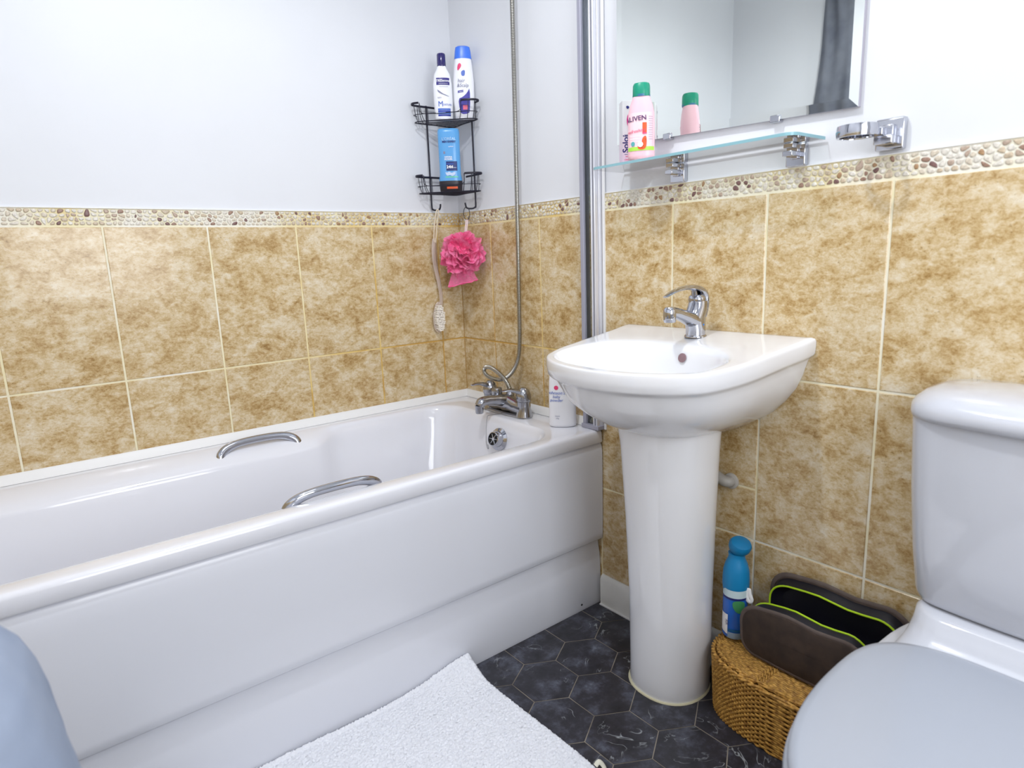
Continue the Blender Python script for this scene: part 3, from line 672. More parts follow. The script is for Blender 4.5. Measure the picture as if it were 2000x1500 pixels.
# ---------------------------------------------------------------- shelf bottle and box
SH = 1.2868
pbt = thing('shower_gel_bottle', 'pink plastic bottle with green cap standing on the glass shelf', 'bottle', (-.101, -.931, SH), facing(-.101, -.931) - .05)
pbt.scale = (1, 1, .955)
pf = [(0, .026, .018), (.003, .030, .021), (.010, .031, .022), (.085, .031, .022), (.110, .030, .0215), (.128, .026, .020), (.140, .0215, .0185), (.146, .020, .0175)]
G().lathe(pf, 48, n=2.4).build('body', mat('pink_plastic', (248, 200, 212), .3, sss=.05), pbt, smooth=60)
cap = G().lathe([(.146, .0195), (.148, .0200), (.160, .0200), (.172, .0195), (.1765, .0175), (.178, .012)], 40, n=2.2).build('cap', mat('green_cap', (20, 148, 118), .35), pbt, smooth=45)
G().lathe([(.1455, .0198), (.150, .0206), (.1505, .0198)], 40).build('cap_rim', mat('blue_green_rim', (60, 120, 160), .35), pbt)
dc = Decal(pf, 2.4)
M_lab = mat('pale_pink_label', (250, 214, 222), .4); M_or = mat('orange_print', (238, 92, 40), .4); M_lime = mat('lime_print', (176, 226, 84), .4); M_purp = mat('purple_print', (78, 42, 100), .4)
dc.rect(-.0295, .020, .0295, .108, M_lab, pbt)
dc.rect(-.0296, .020, .0296, .029, M_lime, pbt, 'label_band', k=2)
dc.text('ALIVEN', .0155, -.012, .089, M_purp, pbt, rot=.06, k=4, weight=.0002)
dc.text('refreshing', .0105, -.011, .062, M_pinkp, pbt, rot=.1, shear=.4, k=4)
for zz in (.053, .047, .041): dc.rect(-.025, zz, -.002, zz + .0007, M_whitep, pbt, 'text_line', k=3, nz=1)
dc.rect(.004, .058, .0135, .084, M_or, pbt, 'watermelon_slice', k=3)
dc.rect(.004, .058, .0135, .061, M_pinkp, pbt, 'slice_rind', k=4, nz=1)
dc.poly([(.004, .05), (.0135, .055), (.0135, .03), (.009, .022), (-.005, .022), (-.008, .030), (.002, .036)], M_or, pbt, 'papaya_shape', k=3, it=2)
for (a, b_) in ((.010, .046), (.0115, .041), (.003, .027), (.006, .03), (.011, .044)):
    dc.poly([(a + .0008 * cos(q), b_ + .0008 * sin(q)) for q in (0, 1.5, 3, 4.5)], M_dark, pbt, 'seed', k=5)
dc.poly([(-.001 + .0065 * cos(a * pi / 6), .034 + .0065 * sin(a * pi / 6)) for a in range(12)], M_whitep, pbt, 'round_badge', k=5)
dc.poly([(-.018 + .0045 * cos(a * pi / 6), .036 + .0055 * sin(a * pi / 6)) for a in range(12)], mat('teal_print', (90, 170, 175), .4), pbt, 'round_seal', k=4)
for i in range(11): dc.rect(.0175, .045 + i * .0052, .0265, .0457 + i * .0052, M_greyp, pbt, 'text_line', k=3, nx=4, nz=1)
# carton
bx = thing('toiletry_carton', 'pale pink and white carton standing behind the pink bottle', 'box', (-.040, -.853, SH), facing(-.04, -.853) + .28)
cw, cdp, chh = .031, .016, .152
def carton_mat():
    m = mat('carton_print', (235, 228, 236), .35); t = NT(m); tc = t.n('ShaderNodeTexCoord'); sx = t.n('ShaderNodeSeparateXYZ'); t.l(tc.outputs['Generated'], sx.inputs[0])
    r = t.ramp(sx.outputs['Z'], [(0.0, (226, 200, 222)), (0.35, (232, 216, 228)), (0.55, (230, 230, 234)), (1.0, (226, 228, 230))]); t.l(r.outputs[0], t.b.inputs['Base Color']); return m
G().box(-cw, -cdp, 0, cw, cdp, chh).build('carton_body', carton_mat(), bx, bevel=.0008)
dcb = Decal([(0, 9, cdp), (1, 9, cdp)], 2)
dcb.text('Soloi', .021, -.0165, .030, M_navy, bx, rot=pi / 2, align='LEFT', k=1, weight=.0004)
dcb.rect(-.0265, .026, -.0145, .0268, M_navy, bx, 'rule_line', nx=1, nz=1); dcb.rect(-.0265, .072, -.0145, .0728, M_navy, bx, 'rule_line', nx=1, nz=1)
dcb.poly([(-.023, .138), (-.018, .140), (-.014, .137), (-.016, .133), (-.020, .132)], M_navy, bx, 'flower_mark', it=1)
dcb.poly([(-.016, .122), (-.019, .116), (-.021, .105), (-.019, .094), (-.015, .088), (-.017, .098), (-.017, .110)], mat('magenta_print', (205, 30, 130), .4), bx, 'swoosh_mark', it=2)
dcb.text('clean', .007, -.0195, .012, M_pinkp, bx, k=1); dcb.text('soft', .006, -.0195, .020, M_pinkp, bx, k=1)

# ---------------------------------------------------------------- corner caddy
cad = thing('corner_caddy', 'black wire corner caddy with two tiers above the bath', 'caddy', (0, 0, 0))
def tier(z):
    tr = G()
    rim = lambda pts, w=.0034: tr.tube([(x, y, z) for x, y in pts], [(.0014, w)] * len(pts), 8, sub=5, up0=(0, 0, 1))
    # left U strap and right U strap
    rim([(-.075, -.010), (-.110, -.010), (-.150, -.010), (-.172, -.013), (-.180, -.024), (-.179, -.038), (-.170, -.052)])
    rim([(-.010, -.075), (-.010, -.110), (-.010, -.150), (-.013, -.172), (-.024, -.180), (-.042, -.178), (-.058, -.166), (-.070, -.152)])
    tr.build('rim_strap', M_black, cad)
    wr = G(); R2 = .0012
    fr = [(-.138, -.080), (-.115, -.098), (-.098, -.115), (-.080, -.138)]
    wr.tube([(-.168, -.054, z), (-.166, -.056, z - .030), (-.140, -.082, z - .036), (-.098, -.124, z - .036), (-.073, -.149, z - .030), (-.071, -.151, z)], R2, 6, sub=5)
    zb = z - .056
    base = [(-.010, -.010), (-.075, -.012), (-.150, -.012), (-.168, -.022), (-.160, -.048), (-.130, -.078), (-.104, -.104), (-.078, -.130), (-.048, -.160), (-.022, -.168), (-.012, -.150), (-.012, -.075)]
    wr.tube([(x, y, zb) for x, y in base], .0018, 6, closed=True, sub=5)
    wr.tube([(x * 1.03, y * 1.03, zb + .022) for x, y in base[2:11]], R2, 6, sub=5)
    for (a, b_) in (((-.110, -.010), (-.110, -.012)), ((-.150, -.010), (-.148, -.012)), ((-.178, -.034), (-.165, -.034)), ((-.168, -.054), (-.150, -.052)), ((-.145, -.010), (-.130, -.012)),
                    ((-.010, -.110), (-.012, -.110)), ((-.010, -.150), (-.012, -.148)), ((-.034, -.178), (-.034, -.165)), ((-.054, -.170), (-.052, -.158)), ((-.070, -.152), (-.068, -.138))):
        wr.tube([(a[0], a[1], z), (lerp(a[0], b_[0], .4), lerp(a[1], b_[1], .4), lerp(z, zb, .6)), (b_[0], b_[1], zb)], R2, 6, sub=4)
    for k in range(1, 9):   # floor rods run parallel to the diagonal
        s_ = .021 * k + .004
        # line x+y=-s  clipped between the walls
        a = (-s_ + .011, -.011); c = (-.011, -s_ + .011)
        if s_ > .17:
            e = (s_ - .17) * .9; a = (a[0] + e, a[1] - e); c = (c[0] - e, c[1] + e)
        if a[0] < -.17: continue
        wr.tube([(a[0], a[1], zb), (c[0], c[1], zb)], R2, 6)
    wr.build('wire_basket', M_black, cad)
tier(1.580); tier(1.352)
for s_ in (0, 1):
    pts = [(-.113, -.006, 1.585), (-.113, -.006, 1.40), (-.113, -.006, 1.262), (-.112, -.010, 1.246), (-.106, -.024, 1.242), (-.100, -.036, 1.246), (-.0985, -.040, 1.262)]
    if s_: pts = [(y, x, z) for x, y, z in pts]; pts = [(x, y - .006, z) for x, y, z in pts]
    G().tube(pts, .0030, 10, sub=5).build('post_hook', M_black, cad)

def bottle(name, label, x, y, z, rz, prof, m, n=2.3, tilt=(0, 0)):
    t = thing(name, label, 'bottle', (x, y, z), rz); t.rotation_euler = (tilt[0], tilt[1], rz)
    G().lathe(prof, 48, n=n).build('body', m, t, smooth=60)
    return t, Decal(prof, n)
ZB = 1.522
# conditioner
t, d = bottle('conditioner_bottle', 'slim white conditioner bottle with navy cap on the caddy top tier', -.0985, -.0925, ZB + .004, facing(-.09, -.06) + .1,
    [(0, .028, .017), (.004, .0315, .019), (.05, .0335, .0195), (.110, .033, .0195), (.140, .028, .018), (.155, .0185, .015), (.164, .0145, .0145)], M_wplast)
G().lathe([(.162, .0150), (.164, .0155), (.199, .0150), (.202, .0135)], 32).build('cap', mat('navy_cap', (38, 30, 100), .18, coat=.5), t)
d.rect(-.023, .104, .023, .126, mat('indigo_label', (58, 50, 130), .4), t, k=1)
d.text('TRESemmé', .0108, 0, .1135, M_whitep, t, k=3, weight=.0002); d.text('USED BY PROFESSIONALS', .0029, 0, .107, M_whitep, t, k=3)
d.text('MOISTURE RICH', .0042, .002, .097, M_greyp, t)
d.poly([(-.022, .092), (-.016, .084), (.0, .076), (.018, .070), (.020, .068), (.0, .0735), (-.018, .081)], M_greyp, t, 'wave_line', it=1)
d.text('NEW', .006, -.015, .063, M_greyp, t); d.text('M', .024, -.012, .038, M_blue, t); d.text('OISTURE', .0078, .0115, .041, M_blue, t)
for i, c in enumerate(((70, 110, 200), (40, 66, 168), (84, 128, 214), (34, 52, 150))):
    d.rect(-.022, .027 - i * .0062, .0225, .0325 - i * .0062, mat('blue_stripe', c, .4), t, 'label_stripe', nz=1)
t.scale = (.93, 1, 1)
# hair and scalp shampoo
t, d = bottle('shampoo_bottle', 'tall white shampoo bottle with bright blue cap on the caddy top tier', -.0385, -.124, ZB + .004, facing(-.05, -.1) - .02,
    [(0, .029, .017), (.004, .032, .0195), (.06, .0375, .021), (.12, .037, .021), (.170, .032, .019), (.190, .029, .018), (.196, .028, .0175)], M_wplast, tilt=(0, radians(1)))
G().lathe([(.186, .0302, .0185), (.192, .0298, .0185), (.212, .0275, .0172), (.222, .0250, .0158), (.225, .020, .012)], 40, n=2.5).build('cap', mat('blue_cap', (70, 124, 236), .3), t)
d.poly([(-.020, .162), (-.014, .172), (-.006, .168), (-.006, .160), (-.020, .146)], M_pinkp, t, 'pink_tag', it=1)
d.poly([(-.008, .142), (-.004, .148), (.006, .150), (.006, .136), (.002, .131), (-.006, .132)], M_blue, t, 'brand_leaf', it=1)
d.text('hair', .0165, -.008, .112, M_greyp, t, shear=.15); d.text('&Scalp', .0155, -.003, .098, M_greyp, t, shear=.15)
d.rect(-.021, .080, -.001, .087, mat('violet_bar', (96, 92, 168), .4), t, 'claim_bar', slant=.12)
d.poly([(-.020, .062), (-.004, .067), (.012, .080), (.022, .098), (.021, .030), (.016, .016), (-.010, .014), (-.016, .030)], mat('violet_swoosh', (72, 66, 162), .4), t, 'swoosh_panel', it=1)
d.rect(-.004, .028, .013, .042, mat('coral_panel', (232, 110, 140), .4), t, 'coral_patch', k=4)
d.text('classic clean', .0042, -.006, .083, M_whitep, t, rot=.12, k=5)
t.scale = (.93, 1, 1)
# upside-down blue shower gel on lower tier
t, d = bottle('shower_gel_bottle', 'blue body wash bottle standing on its black cap on the lower tier', -.084, -.090, 1.298, facing(-.08, -.08),
    [(.033, .0385, .021), (.040, .0385, .021), (.055, .036, .0205), (.08, .0355, .020), (.15, .0360, .020), (.190, .0365, .020), (.199, .035, .019), (.202, .030, .014)], mat('blue_gel_plastic', (92, 164, 224), .25, coat=.3), n=3.0)
cp = [(0, .034, .018), (.003, .037, .020), (.030, .0395, .022), (.034, .0395, .022)]
G().lathe(cp, 40, n=3).build('cap', mat('black_cap', (42, 38, 46), .35), t)
dk = Decal(cp, 3); dk.rect(-.014, .008, .022, .015, mat('orange_label', (240, 96, 40), .4), t, 'cap_label')
d.text("L'ORÉAL", .0125, 0, .163, mat('pale_silver_print', (180, 208, 232), .3, .3), t); d.text('MEN EXPERT', .0078, 0, .1555, M_navy, t, weight=.0003)
d.text('carbon', .006, .006, .141, M_whitep, t); d.poly([(-.020, .128), (-.014, .128), (-.014, .120), (-.020, .120)], M_greyp, t, 'small_icon')
d.text('HYDRA', .0075, -.004, .107, M_whitep, t, weight=.0002); d.text('POWER', .0075, -.004, .100, M_whitep, t, weight=.0002)
d.rect(-.013, .066, .024, .096, mat('deep_blue_panel', (20, 44, 112), .35), t, 'claim_panel')
d.text('24H', .0125, -.001, .074, M_whitep, t, k=4, weight=.0004); d.text('hydration', .0048, .012, .0745, M_whitep, t, k=4); d.rect(-.011, .086, .012, .0885, M_blue, t, 'text_line', k=4, nz=1)
d.poly([(-.018, .062), (-.010, .060), (-.004, .064), (.004, .058), (.012, .062), (.018, .060), (.014, .052), (.006, .048), (-.002, .053), (-.012, .049)], mat('ice_white', (196, 212, 238), .4), t, 'splash_mark', it=1)
d.rect(-.017, .0445, .026, .0475, mat('mint_line', (110, 214, 150), .4), t, 'green_line', nz=1)

# ---------------------------------------------------------------- bath brush
bb_ = thing('bath_brush', 'clear handled back brush hanging from the left caddy hook', 'brush', (0, 0, 0))
M_clear = mat('clear_handle', (236, 224, 216), .12, trans=.6, ior=1.3)
g = G(); g.tube([(-.107, -.033, 1.243), (-.113, -.032, 1.235), (-.121, -.028, 1.19), (-.124, -.025, 1.142), (-.118, -.025, 1.138), (-.111, -.028, 1.19), (-.104, -.033, 1.235)], .0022, 8, closed=True, sub=6); g.build('hanging_strap', mat('cream_strap', (226, 212, 188), .5), bb_)
g = G(); g.tube([(-.122, -.022, 1.146), (-.125, -.022, 1.12), (-.126, -.022, 1.08), (-.121, -.022, 1.04), (-.112, -.020, 1.00), (-.105, -.018, .96), (-.104, -.017, .925), (-.108, -.016, .915)], [(.007, .004), (.0085, .005), (.009, .005), (.0085, .005), (.008, .005), (.0075, .0045), (.007, .0045), (.008, .005)], 14, sub=6, up0=(0, 1, 0))
g.tube([(-.110, -.014, .925), (-.114, -.014, .91), (-.119, -.014, .875), (-.120, -.014, .84), (-.118, -.014, .822), (-.117, -.014, .817)], [(.007, .004), (.016, .006), (.0215, .007), (.019, .007), (.011, .006), (.004, .004)], 20, sub=6, up0=(0, 1, 0)); g.build('handle', M_clear, bb_)
M_bris = mat('cream_bristle', (250, 244, 234), .6)
g = G(); rnd = random.Random(4)
for i in range(-7, 8):
    for j in range(-3, 4):
        u, w_ = j / 3.5, i / 7.5
        if u * u + w_ * w_ > 1: continue
        x = -.120 + u * .018 ; z = .869 + w_ * .046
        g.tube([(x, -.018, z), (x + rnd.uniform(-.001, .001), -.034 + rnd.uniform(-.001, .001), z + rnd.uniform(-.001, .001))], [.0024, .0030], 7)
tag(g.build('bristles', M_bris, bb_), kind='stuff')
# ---------------------------------------------------------------- loofah
lf = thing('loofah', 'bright pink mesh bath puff hanging from the right caddy hook', 'sponge', (0, 0, 0))
def mesh_mat(name, c1, c2, alpha):
    m = mat(name, c1, .5, sss=.0); t = NT(m); tc = t.n('ShaderNodeTexCoord')
    nz = t.n('ShaderNodeTexNoise', i_Scale=38.0, i_Detail=3.0); t.l(tc.outputs['Object'], nz.inputs['Vector'])
    r = t.ramp(nz.outputs[0], [(.35, c1), (.65, c2)]); t.l(r.outputs[0], t.b.inputs['Base Color'])
    v = t.n('ShaderNodeTexVoronoi', feature='DISTANCE_TO_EDGE', i_Scale=520.0); t.l(tc.outputs['Object'], v.inputs['Vector'])
    a = t.ramp(v.outputs['Distance'], [(alpha[0], (255, 255, 255)), (alpha[0] + .1, (alpha[1],) * 3)]); t.l(a.outputs[0], t.b.inputs['Alpha'])
    tr = t.n('ShaderNodeBsdfTranslucent'); t.l(r.outputs[0], tr.inputs[0]); 
    return m
M_puff = mesh_mat('pink_mesh', (255, 100, 160), (255, 156, 196), (.13, 150)); M_tail = mesh_mat('pink_mesh_sheer', (250, 110, 168), (255, 150, 192), (.08, 60))
M_core = noisy('pink_core', (255, 90, 152), (255, 130, 178), 60, .7, .8, 120, .004)
rnd = random.Random(11); LC = Vector((-.078, -.128, 1.092))
def ruffle(c, nrm, R, waves, amp, ph):
    q = Vector(nrm).to_track_quat('Z', 'Y').to_matrix(); g_ = []; NN = 72
    rings = []
    for rr_ in (.25, .5, .7, .85, .95, 1.0):
        rg = []
        for k in range(NN):
            a = 2 * pi * k / NN; zz = amp * sin(waves * a + ph) * rr_ ** 2 + amp * .5 * sin(waves * 2.3 * a + ph * 2) * rr_ ** 3
            rad = R * rr_ * (1 + .10 * sin(3 * a + ph)); rg.append(tuple(c + q @ Vector((rad * cos(a), rad * sin(a), zz + R * .35 * rr_ ** 2))))
        rings.append(rg)
    return rings
g = G()
for k in range(34):
    th_ = math.acos(1 - 2 * (k + .5) / 34); ph = k * 2.39996
    n_ = Vector((sin(th_) * cos(ph), sin(th_) * sin(ph), cos(th_)))
    g.loft(ruffle(LC + n_ * .028, n_, .048 + rnd.uniform(-.006, .008), rnd.choice((3, 4, 5)), .013, rnd.random() * 6), False, False)
g.v = [(min(x, -.004), min(y, -.008), z) for x, y, z in g.v]
g.build('mesh_ruffles', M_puff, lf, smooth=80)
g = G(); rings = []
for i in range(1, 18):
    th_ = pi * i / 18; rings.append([tuple(LC + Vector((sin(th_) * cos(a), sin(th_) * sin(a), -cos(th_))) * (.046 + .006 * sin(5 * a + 7 * th_) + .004 * sin(11 * a - 5 * th_))) for a in [2 * pi * k / 40 for k in range(40)]])
g.loft(rings); g.build('puff_core', M_core, lf, smooth=80)
g = G(); NN = 60; rings = []
for i in range(10):
    t_ = i / 9; rg = []
    for k in range(NN):
        a = 2 * pi * k / NN; wv = 1 + .08 * sin(7 * a) * t_
        lx = lerp(.028, .050, t_) * wv; ly = lerp(.018, .010, t_) * wv
        px = lx * cos(a); py = ly * sin(a)
        dirw = Vector((.78, -.62, 0)); dirn = Vector((-.62, -.78, 0))
        p = LC + Vector((-.004, 0, 0)) + dirw * px + dirn * py + Vector((0, 0, -.040 - .062 * t_ + .010 * t_ * cos(a) + .002 * sin(5 * a) * t_))
        rg.append((min(p.x, -.004), min(p.y, -.008), p.z))
    rings.append(rg)
g.loft(rings, False, False); g.build('mesh_tail', M_tail, lf, smooth=80)
g = G(); g.tube([(x, y, z) for x, y, z in rings[-1][::3]], .0016, 6, closed=True, sub=2); g.build('tail_hem', M_core, lf)
g = G(); g.tube([(-.036, -.109, 1.205), (-.041, -.110, 1.18), (-.05, -.113, 1.15), (-.058, -.116, 1.125)], .0022, 8, sub=4); g.tube([(-.040, -.106, 1.205), (-.046, -.108, 1.18), (-.053, -.110, 1.15), (-.060, -.112, 1.125)], .0022, 8, sub=4); g.build('cord', mat('white_cord', (235, 215, 215), .5), lf)
g = G(); cr_ = Vector((-.038, -.1075, 1.226)); dr = Vector((.72, -.69, 0))
g.tube([tuple(cr_ + dr * (.0105 * cos(a)) + Vector((0, 0, .0215 * sin(a)))) for a in [2 * pi * k / 28 for k in range(28)]], .0012, 6, closed=True)
tag(g.build('hanging_ring', M_black, lf), 'black hanging ring')

# ---------------------------------------------------------------- toilet
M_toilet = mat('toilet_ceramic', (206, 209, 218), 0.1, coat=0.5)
YT = -1.748
toi = thing('toilet', 'white close coupled toilet with closed lid at the right edge', 'toilet', (0, YT, 0))
def plan(xb, xf, hb, hf, z, ex=2.4, exb=5, n=72):
    # back at xb (near wall), front at xf; widest hf around the middle
    xm = lerp(xb, xf, .42); out = []
    for k in range(n):
        t_ = 2 * pi * k / n; c, s_ = cos(t_), sin(t_)
        if c >= 0: x = xm - (xm - xf) * se(c, ex); y = hf * se(s_, ex)
        else: x = xm + (xb - xm) * abs(se(c, exb)) ; y = hb * se(s_, exb) if False else lerp(hf, hb, abs(se(c, exb)) ** 2) * se(s_, lerp(ex, exb, abs(c)))
        out.append((x, y, z))
    return out
pr = [plan(-.06, -.46, .095, .10, .0006), plan(-.06, -.465, .097, .104, .01), plan(-.06, -.46, .095, .10, .05), plan(-.05, -.47, .10, .105, .14), plan(-.04, -.52, .12, .125, .22), plan(-.03, -.59, .145, .155, .30), plan(-.025, -.625, .15, .172, .35), plan(-.02, -.635, .155, .178, .375), plan(-.02, -.634, .155, .178, .388), plan(-.024, -.625, .15, .170, .392)]
g = G(); g.loft(pr)
def rr2(x0, x1, h, r, z): return [(x, y, z_) for x, y, z_ in rrect(x0, x1, -h, h, r, z, 8, 4)]
g.loft([rr2(-.262, -.022, .158, .05, .380), rr2(-.256, -.021, .156, .05, .393), rr2(-.236, -.020, .152, .05, .402), rr2(-.214, -.018, .150, .05, .414), rr2(-.198, -.017, .149, .05, .430), rr2(-.190, -.016, .148, .05, .447), rr2(-.182, -.016, .142, .045, .452)])
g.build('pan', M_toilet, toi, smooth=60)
def cis(x0, x1, h, bow, z, r=.035, dx=0):
    out = []
    for (x, y, z_) in rrect(x0, x1, -h, h, r, z, 8, 10):
        if x < (x0 + x1) / 2: x -= bow * (1 - (y / h) ** 2)
        out.append((x, y, z_))
    return out
g = G(); g.loft([cis(-.146, -.018, .150, .012, .453, .035), cis(-.152, -.014, .157, .014, .457, .04), cis(-.158, -.012, .162, .016, .47, .045), cis(-.166, -.012, .170, .018, .55, .045), cis(-.172, -.012, .178, .020, .66, .045), cis(-.176, -.012, .184, .020, .788, .045)])
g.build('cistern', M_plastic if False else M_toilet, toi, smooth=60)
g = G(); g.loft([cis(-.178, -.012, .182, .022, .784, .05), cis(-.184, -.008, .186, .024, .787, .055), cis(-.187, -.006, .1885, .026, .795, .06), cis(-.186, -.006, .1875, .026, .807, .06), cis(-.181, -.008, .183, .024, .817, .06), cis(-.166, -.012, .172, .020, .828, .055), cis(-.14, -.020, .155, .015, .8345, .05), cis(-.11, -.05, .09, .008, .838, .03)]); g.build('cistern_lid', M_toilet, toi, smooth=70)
g = G(); g.lathe([(.836, .024), (.841, .024), (.843, .021)], 28, cx=-.095); g.build('flush_button', M_chrome, toi)
def lidp(ins, z, fx=-.705, hw=.180): 
    out = []; xb = -.226 - ins; xf = fx + ins; h = hw - ins; xm = -.385; n = 84
    for k in range(n):
        t_ = 2 * pi * k / n; c, s_ = cos(t_), sin(t_)
        if c >= 0: x = xm - (xm - xf) * se(c, 2.3); y = h * se(s_, 2.45)
        else: x = xm - (xb - xm) * -abs(se(c, 2.9)); y = h * se(s_, 2.9) * 1.0
        out.append((x, y, z))
    return out
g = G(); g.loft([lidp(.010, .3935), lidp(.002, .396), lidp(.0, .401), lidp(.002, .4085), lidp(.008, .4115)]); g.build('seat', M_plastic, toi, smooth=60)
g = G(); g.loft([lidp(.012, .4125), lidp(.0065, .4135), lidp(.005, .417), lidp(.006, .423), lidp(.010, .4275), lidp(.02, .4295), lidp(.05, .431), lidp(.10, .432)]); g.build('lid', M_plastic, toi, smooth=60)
for s_ in (-1, 1):
    G().tube([(-.238, s_ * .075 - .02, .412), (-.238, s_ * .075 + .02, .412)], .0085, 14).build('hinge', M_plastic, toi)

# ---------------------------------------------------------------- wicker basket
M_wick = noisy('wicker', (128, 84, 30), (222, 172, 86), 130, .55, .6, 300, .001)
bk = thing('wicker_basket', 'golden brown lidded wicker basket on the floor beside the toilet', 'basket', (-.022, -1.380, 0))
def bplan(k, n, z, e=1.0, ex=3.4):
    t_ = pi * k / (n - 1) - pi / 2; a = .168 * e; b_ = .214 * e
    return (-a * se(cos(t_), ex), b_ * se(sin(t_), ex), z)
g = G(); rows = 26; nn = 300
for r in range(rows):
    z = .0035 + r * .00545; e = 1 - .03 * (1 - z / .15)
    pts = []
    for k in range(nn):
        x, y, zz = bplan(k, nn, z, e); q = 1 + (.017 * sin(k * 1.05 + (r % 2) * pi))
        pts.append((x * q, y * (1 + (q - 1) * .9), z))
    pts = [(-.0005, pts[0][1], z)] + pts + [(-.0005, pts[-1][1], z)]
    g.tube(pts, .0027, 6)
g.build('woven_body', M_wick, bk, smooth=60)
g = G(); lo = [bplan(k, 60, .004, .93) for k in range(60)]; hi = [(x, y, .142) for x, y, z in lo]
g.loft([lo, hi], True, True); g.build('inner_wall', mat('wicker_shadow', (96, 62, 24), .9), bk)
g = G()
def braid(pts, r, tw=.9):
    P_ = [Vector(p) for p in pts]
    for ph in (0, pi):
        q = []
        for i, p in enumerate(P_):
            t = (P_[min(i + 1, len(P_) - 1)] - P_[max(i - 1, 0)]).normalized(); u = Vector((0, 0, 1)); v_ = t.cross(u)
            q.append(p + u * r * .6 * sin(i * tw + ph) + v_ * r * .6 * cos(i * tw + ph))
        g.tube(q, r * .62, 6)
braid([bplan(k, 130, .1455, 1.0) for k in range(130)], .0052)
g.build('rim_braid', M_wick, bk, smooth=60)
YD = .055   # split between the two lids (local y)
def half_lid(y0, y1, nm):
    global g
    g = G(); z = .1500
    for i in range(26):
        x = -.004 - i * .0062; 
        if -x > .160: break
        b_ = .206 * max(0, 1 - (-x / .163) ** 3.4) ** (1 / 3.4)
        ya, yb = max(y0, -b_), min(y1, b_)
        if yb - ya < .01: continue
        m_ = int((yb - ya) / .0042) + 2
        g.tube([(x, lerp(ya, yb, k / (m_ - 1)), z + .0012 * sin(k * 1.3 + (i % 2) * pi)) for k in range(m_)], .0036, 6)
    g.build(nm, M_wick, bk, smooth=60)
half_lid(YD + .004, .21, 'woven_lid'); half_lid(-.21, YD - .004, 'woven_lid')
g = G(); braid([(-.004 - .158 * k / 50, YD + .004, .1535) for k in range(51)], .0042); braid([(-.004 - .158 * k / 50, YD - .005, .1535) for k in range(51)], .0042)
braid([(bplan(k, 130, .1535, .955)) for k in range(130)], .0042)
g.build('lid_edge', M_wick, bk, smooth=60)
ZT = .1605
# ---------------------------------------------------------------- air freshener
cx_, cy_ = -.070, -1.197
af = thing('air_freshener', 'blue aerosol air freshener standing on the left of the wicker basket', 'spray can', (cx_, cy_, ZT), facing(cx_, cy_))
af.scale = (1.12, 1.12, 1.04)
pf = [(0, .0215, .0215), (.002, .0245, .0245), (.006, .0255, .0255), (.118, .0255, .0255), (.130, .0255, .0255), (.138, .0255, .0255), (.150, .0265, .0265)]
G().lathe(pf, 40).build('can', mat('can_blue', (44, 108, 206), .22, coat=.4), af)
G().lathe([(.116, .0262), (.124, .0272), (.142, .0275), (.162, .0262), (.178, .0225), (.190, .0175), (.197, .0165), (.203, .0175)], 40).build('shoulder', mat('cap_teal_blue', (26, 134, 190), .4), af)
o = G().lathe([(-.012, .012), (-.008, .018), (.002, .0222), (.012, .0232), (.018, .020), (.021, .012), (.022, .004)], 36).build('spray_cap', mat('cap_teal', (16, 120, 172), .4), af)
o.matrix_local = Matrix.Translation((.004, 0, .214)) @ Matrix.Rotation(radians(14), 4, 'Y') @ Matrix.Rotation(radians(20), 4, 'X')
d = Decal(pf, 2.0, off=.0008)
d.rect(-.0253, .104, .0253, .122, mat('pale_band', (206, 226, 232), .4), af, 'pale_band', k=3, nx=20, slant=-.0)
d.rect(-.0253, .099, .0253, .104, M_navy, af, 'navy_band', k=3, nx=20)
d.poly([(-.004, .098), (.018, .098), (.020, .08), (.012, .066), (.002, .070), (-.006, .084)], mat('leaf_green', (74, 150, 96), .4), af, 'leaf_picture', k=2, it=2)
d.rect(-.0253, .0, -.014, .060, M_whitep, af, 'white_panel', k=2)
d.text('AIR', .009, -.0185, .048, M_navy, af, rot=-pi / 2, k=5, align='LEFT'); 
d.rect(-.0135, .020, .0253, .026, mat('teal_band', (20, 96, 150), .4), af, 'teal_band', k=2, nx=14)
d.rect(-.0135, .002, .0253, .018, mat('silver_band', (150, 176, 206), .3, .3), af, 'silver_band', k=2, nx=14)
g = G(); g.tube([(.0, 0, .0), (0, 0, -.012), (.003, 0, -.022), (.008, 0, -.025), (.010, 0, -.018), (.006, 0, -.006), (.004, 0, .006)], [(.004, .002)] * 7, 10, closed=True, sub=4, up0=(0, 1, 0))
o = g.build('trigger', M_whitep, af); o.location = (.022, -.014, .118)

# ---------------------------------------------------------------- toiletry bag
bag = thing('toiletry_bag', 'dark brown open toiletry bag with lime piping lying on the basket', 'bag', (0, 0, 0))
M_suede = noisy('brown_suede', (72, 58, 50), (54, 44, 40), 30, .9, .3, 700, .0006); M_suede2 = noisy('brown_suede_edge', (104, 92, 86), (88, 76, 72), 30, .85, .3, 700, .0006)
M_lining = mat('black_lining', (24, 24, 34), .45); M_limep = mat('lime_piping', (176, 214, 32), .45)
def rr_yz(y0, y1, z0, z1, r, n=9, rb=None):
    rb = rb or r; pts = []
    for (cy, cz, a0, rr_) in ((y1 - r, z1 - r, 0, r), (y0 + r, z1 - r, pi / 2, r), (y0 + rb, z0 + rb, pi, rb), (y1 - rb, z0 + rb, 1.5 * pi, rb)):
        for k in range(n): a = a0 + pi / 2 * k / (n - 1); pts.append((cy + rr_ * cos(a), cz + rr_ * sin(a)))
    return pts
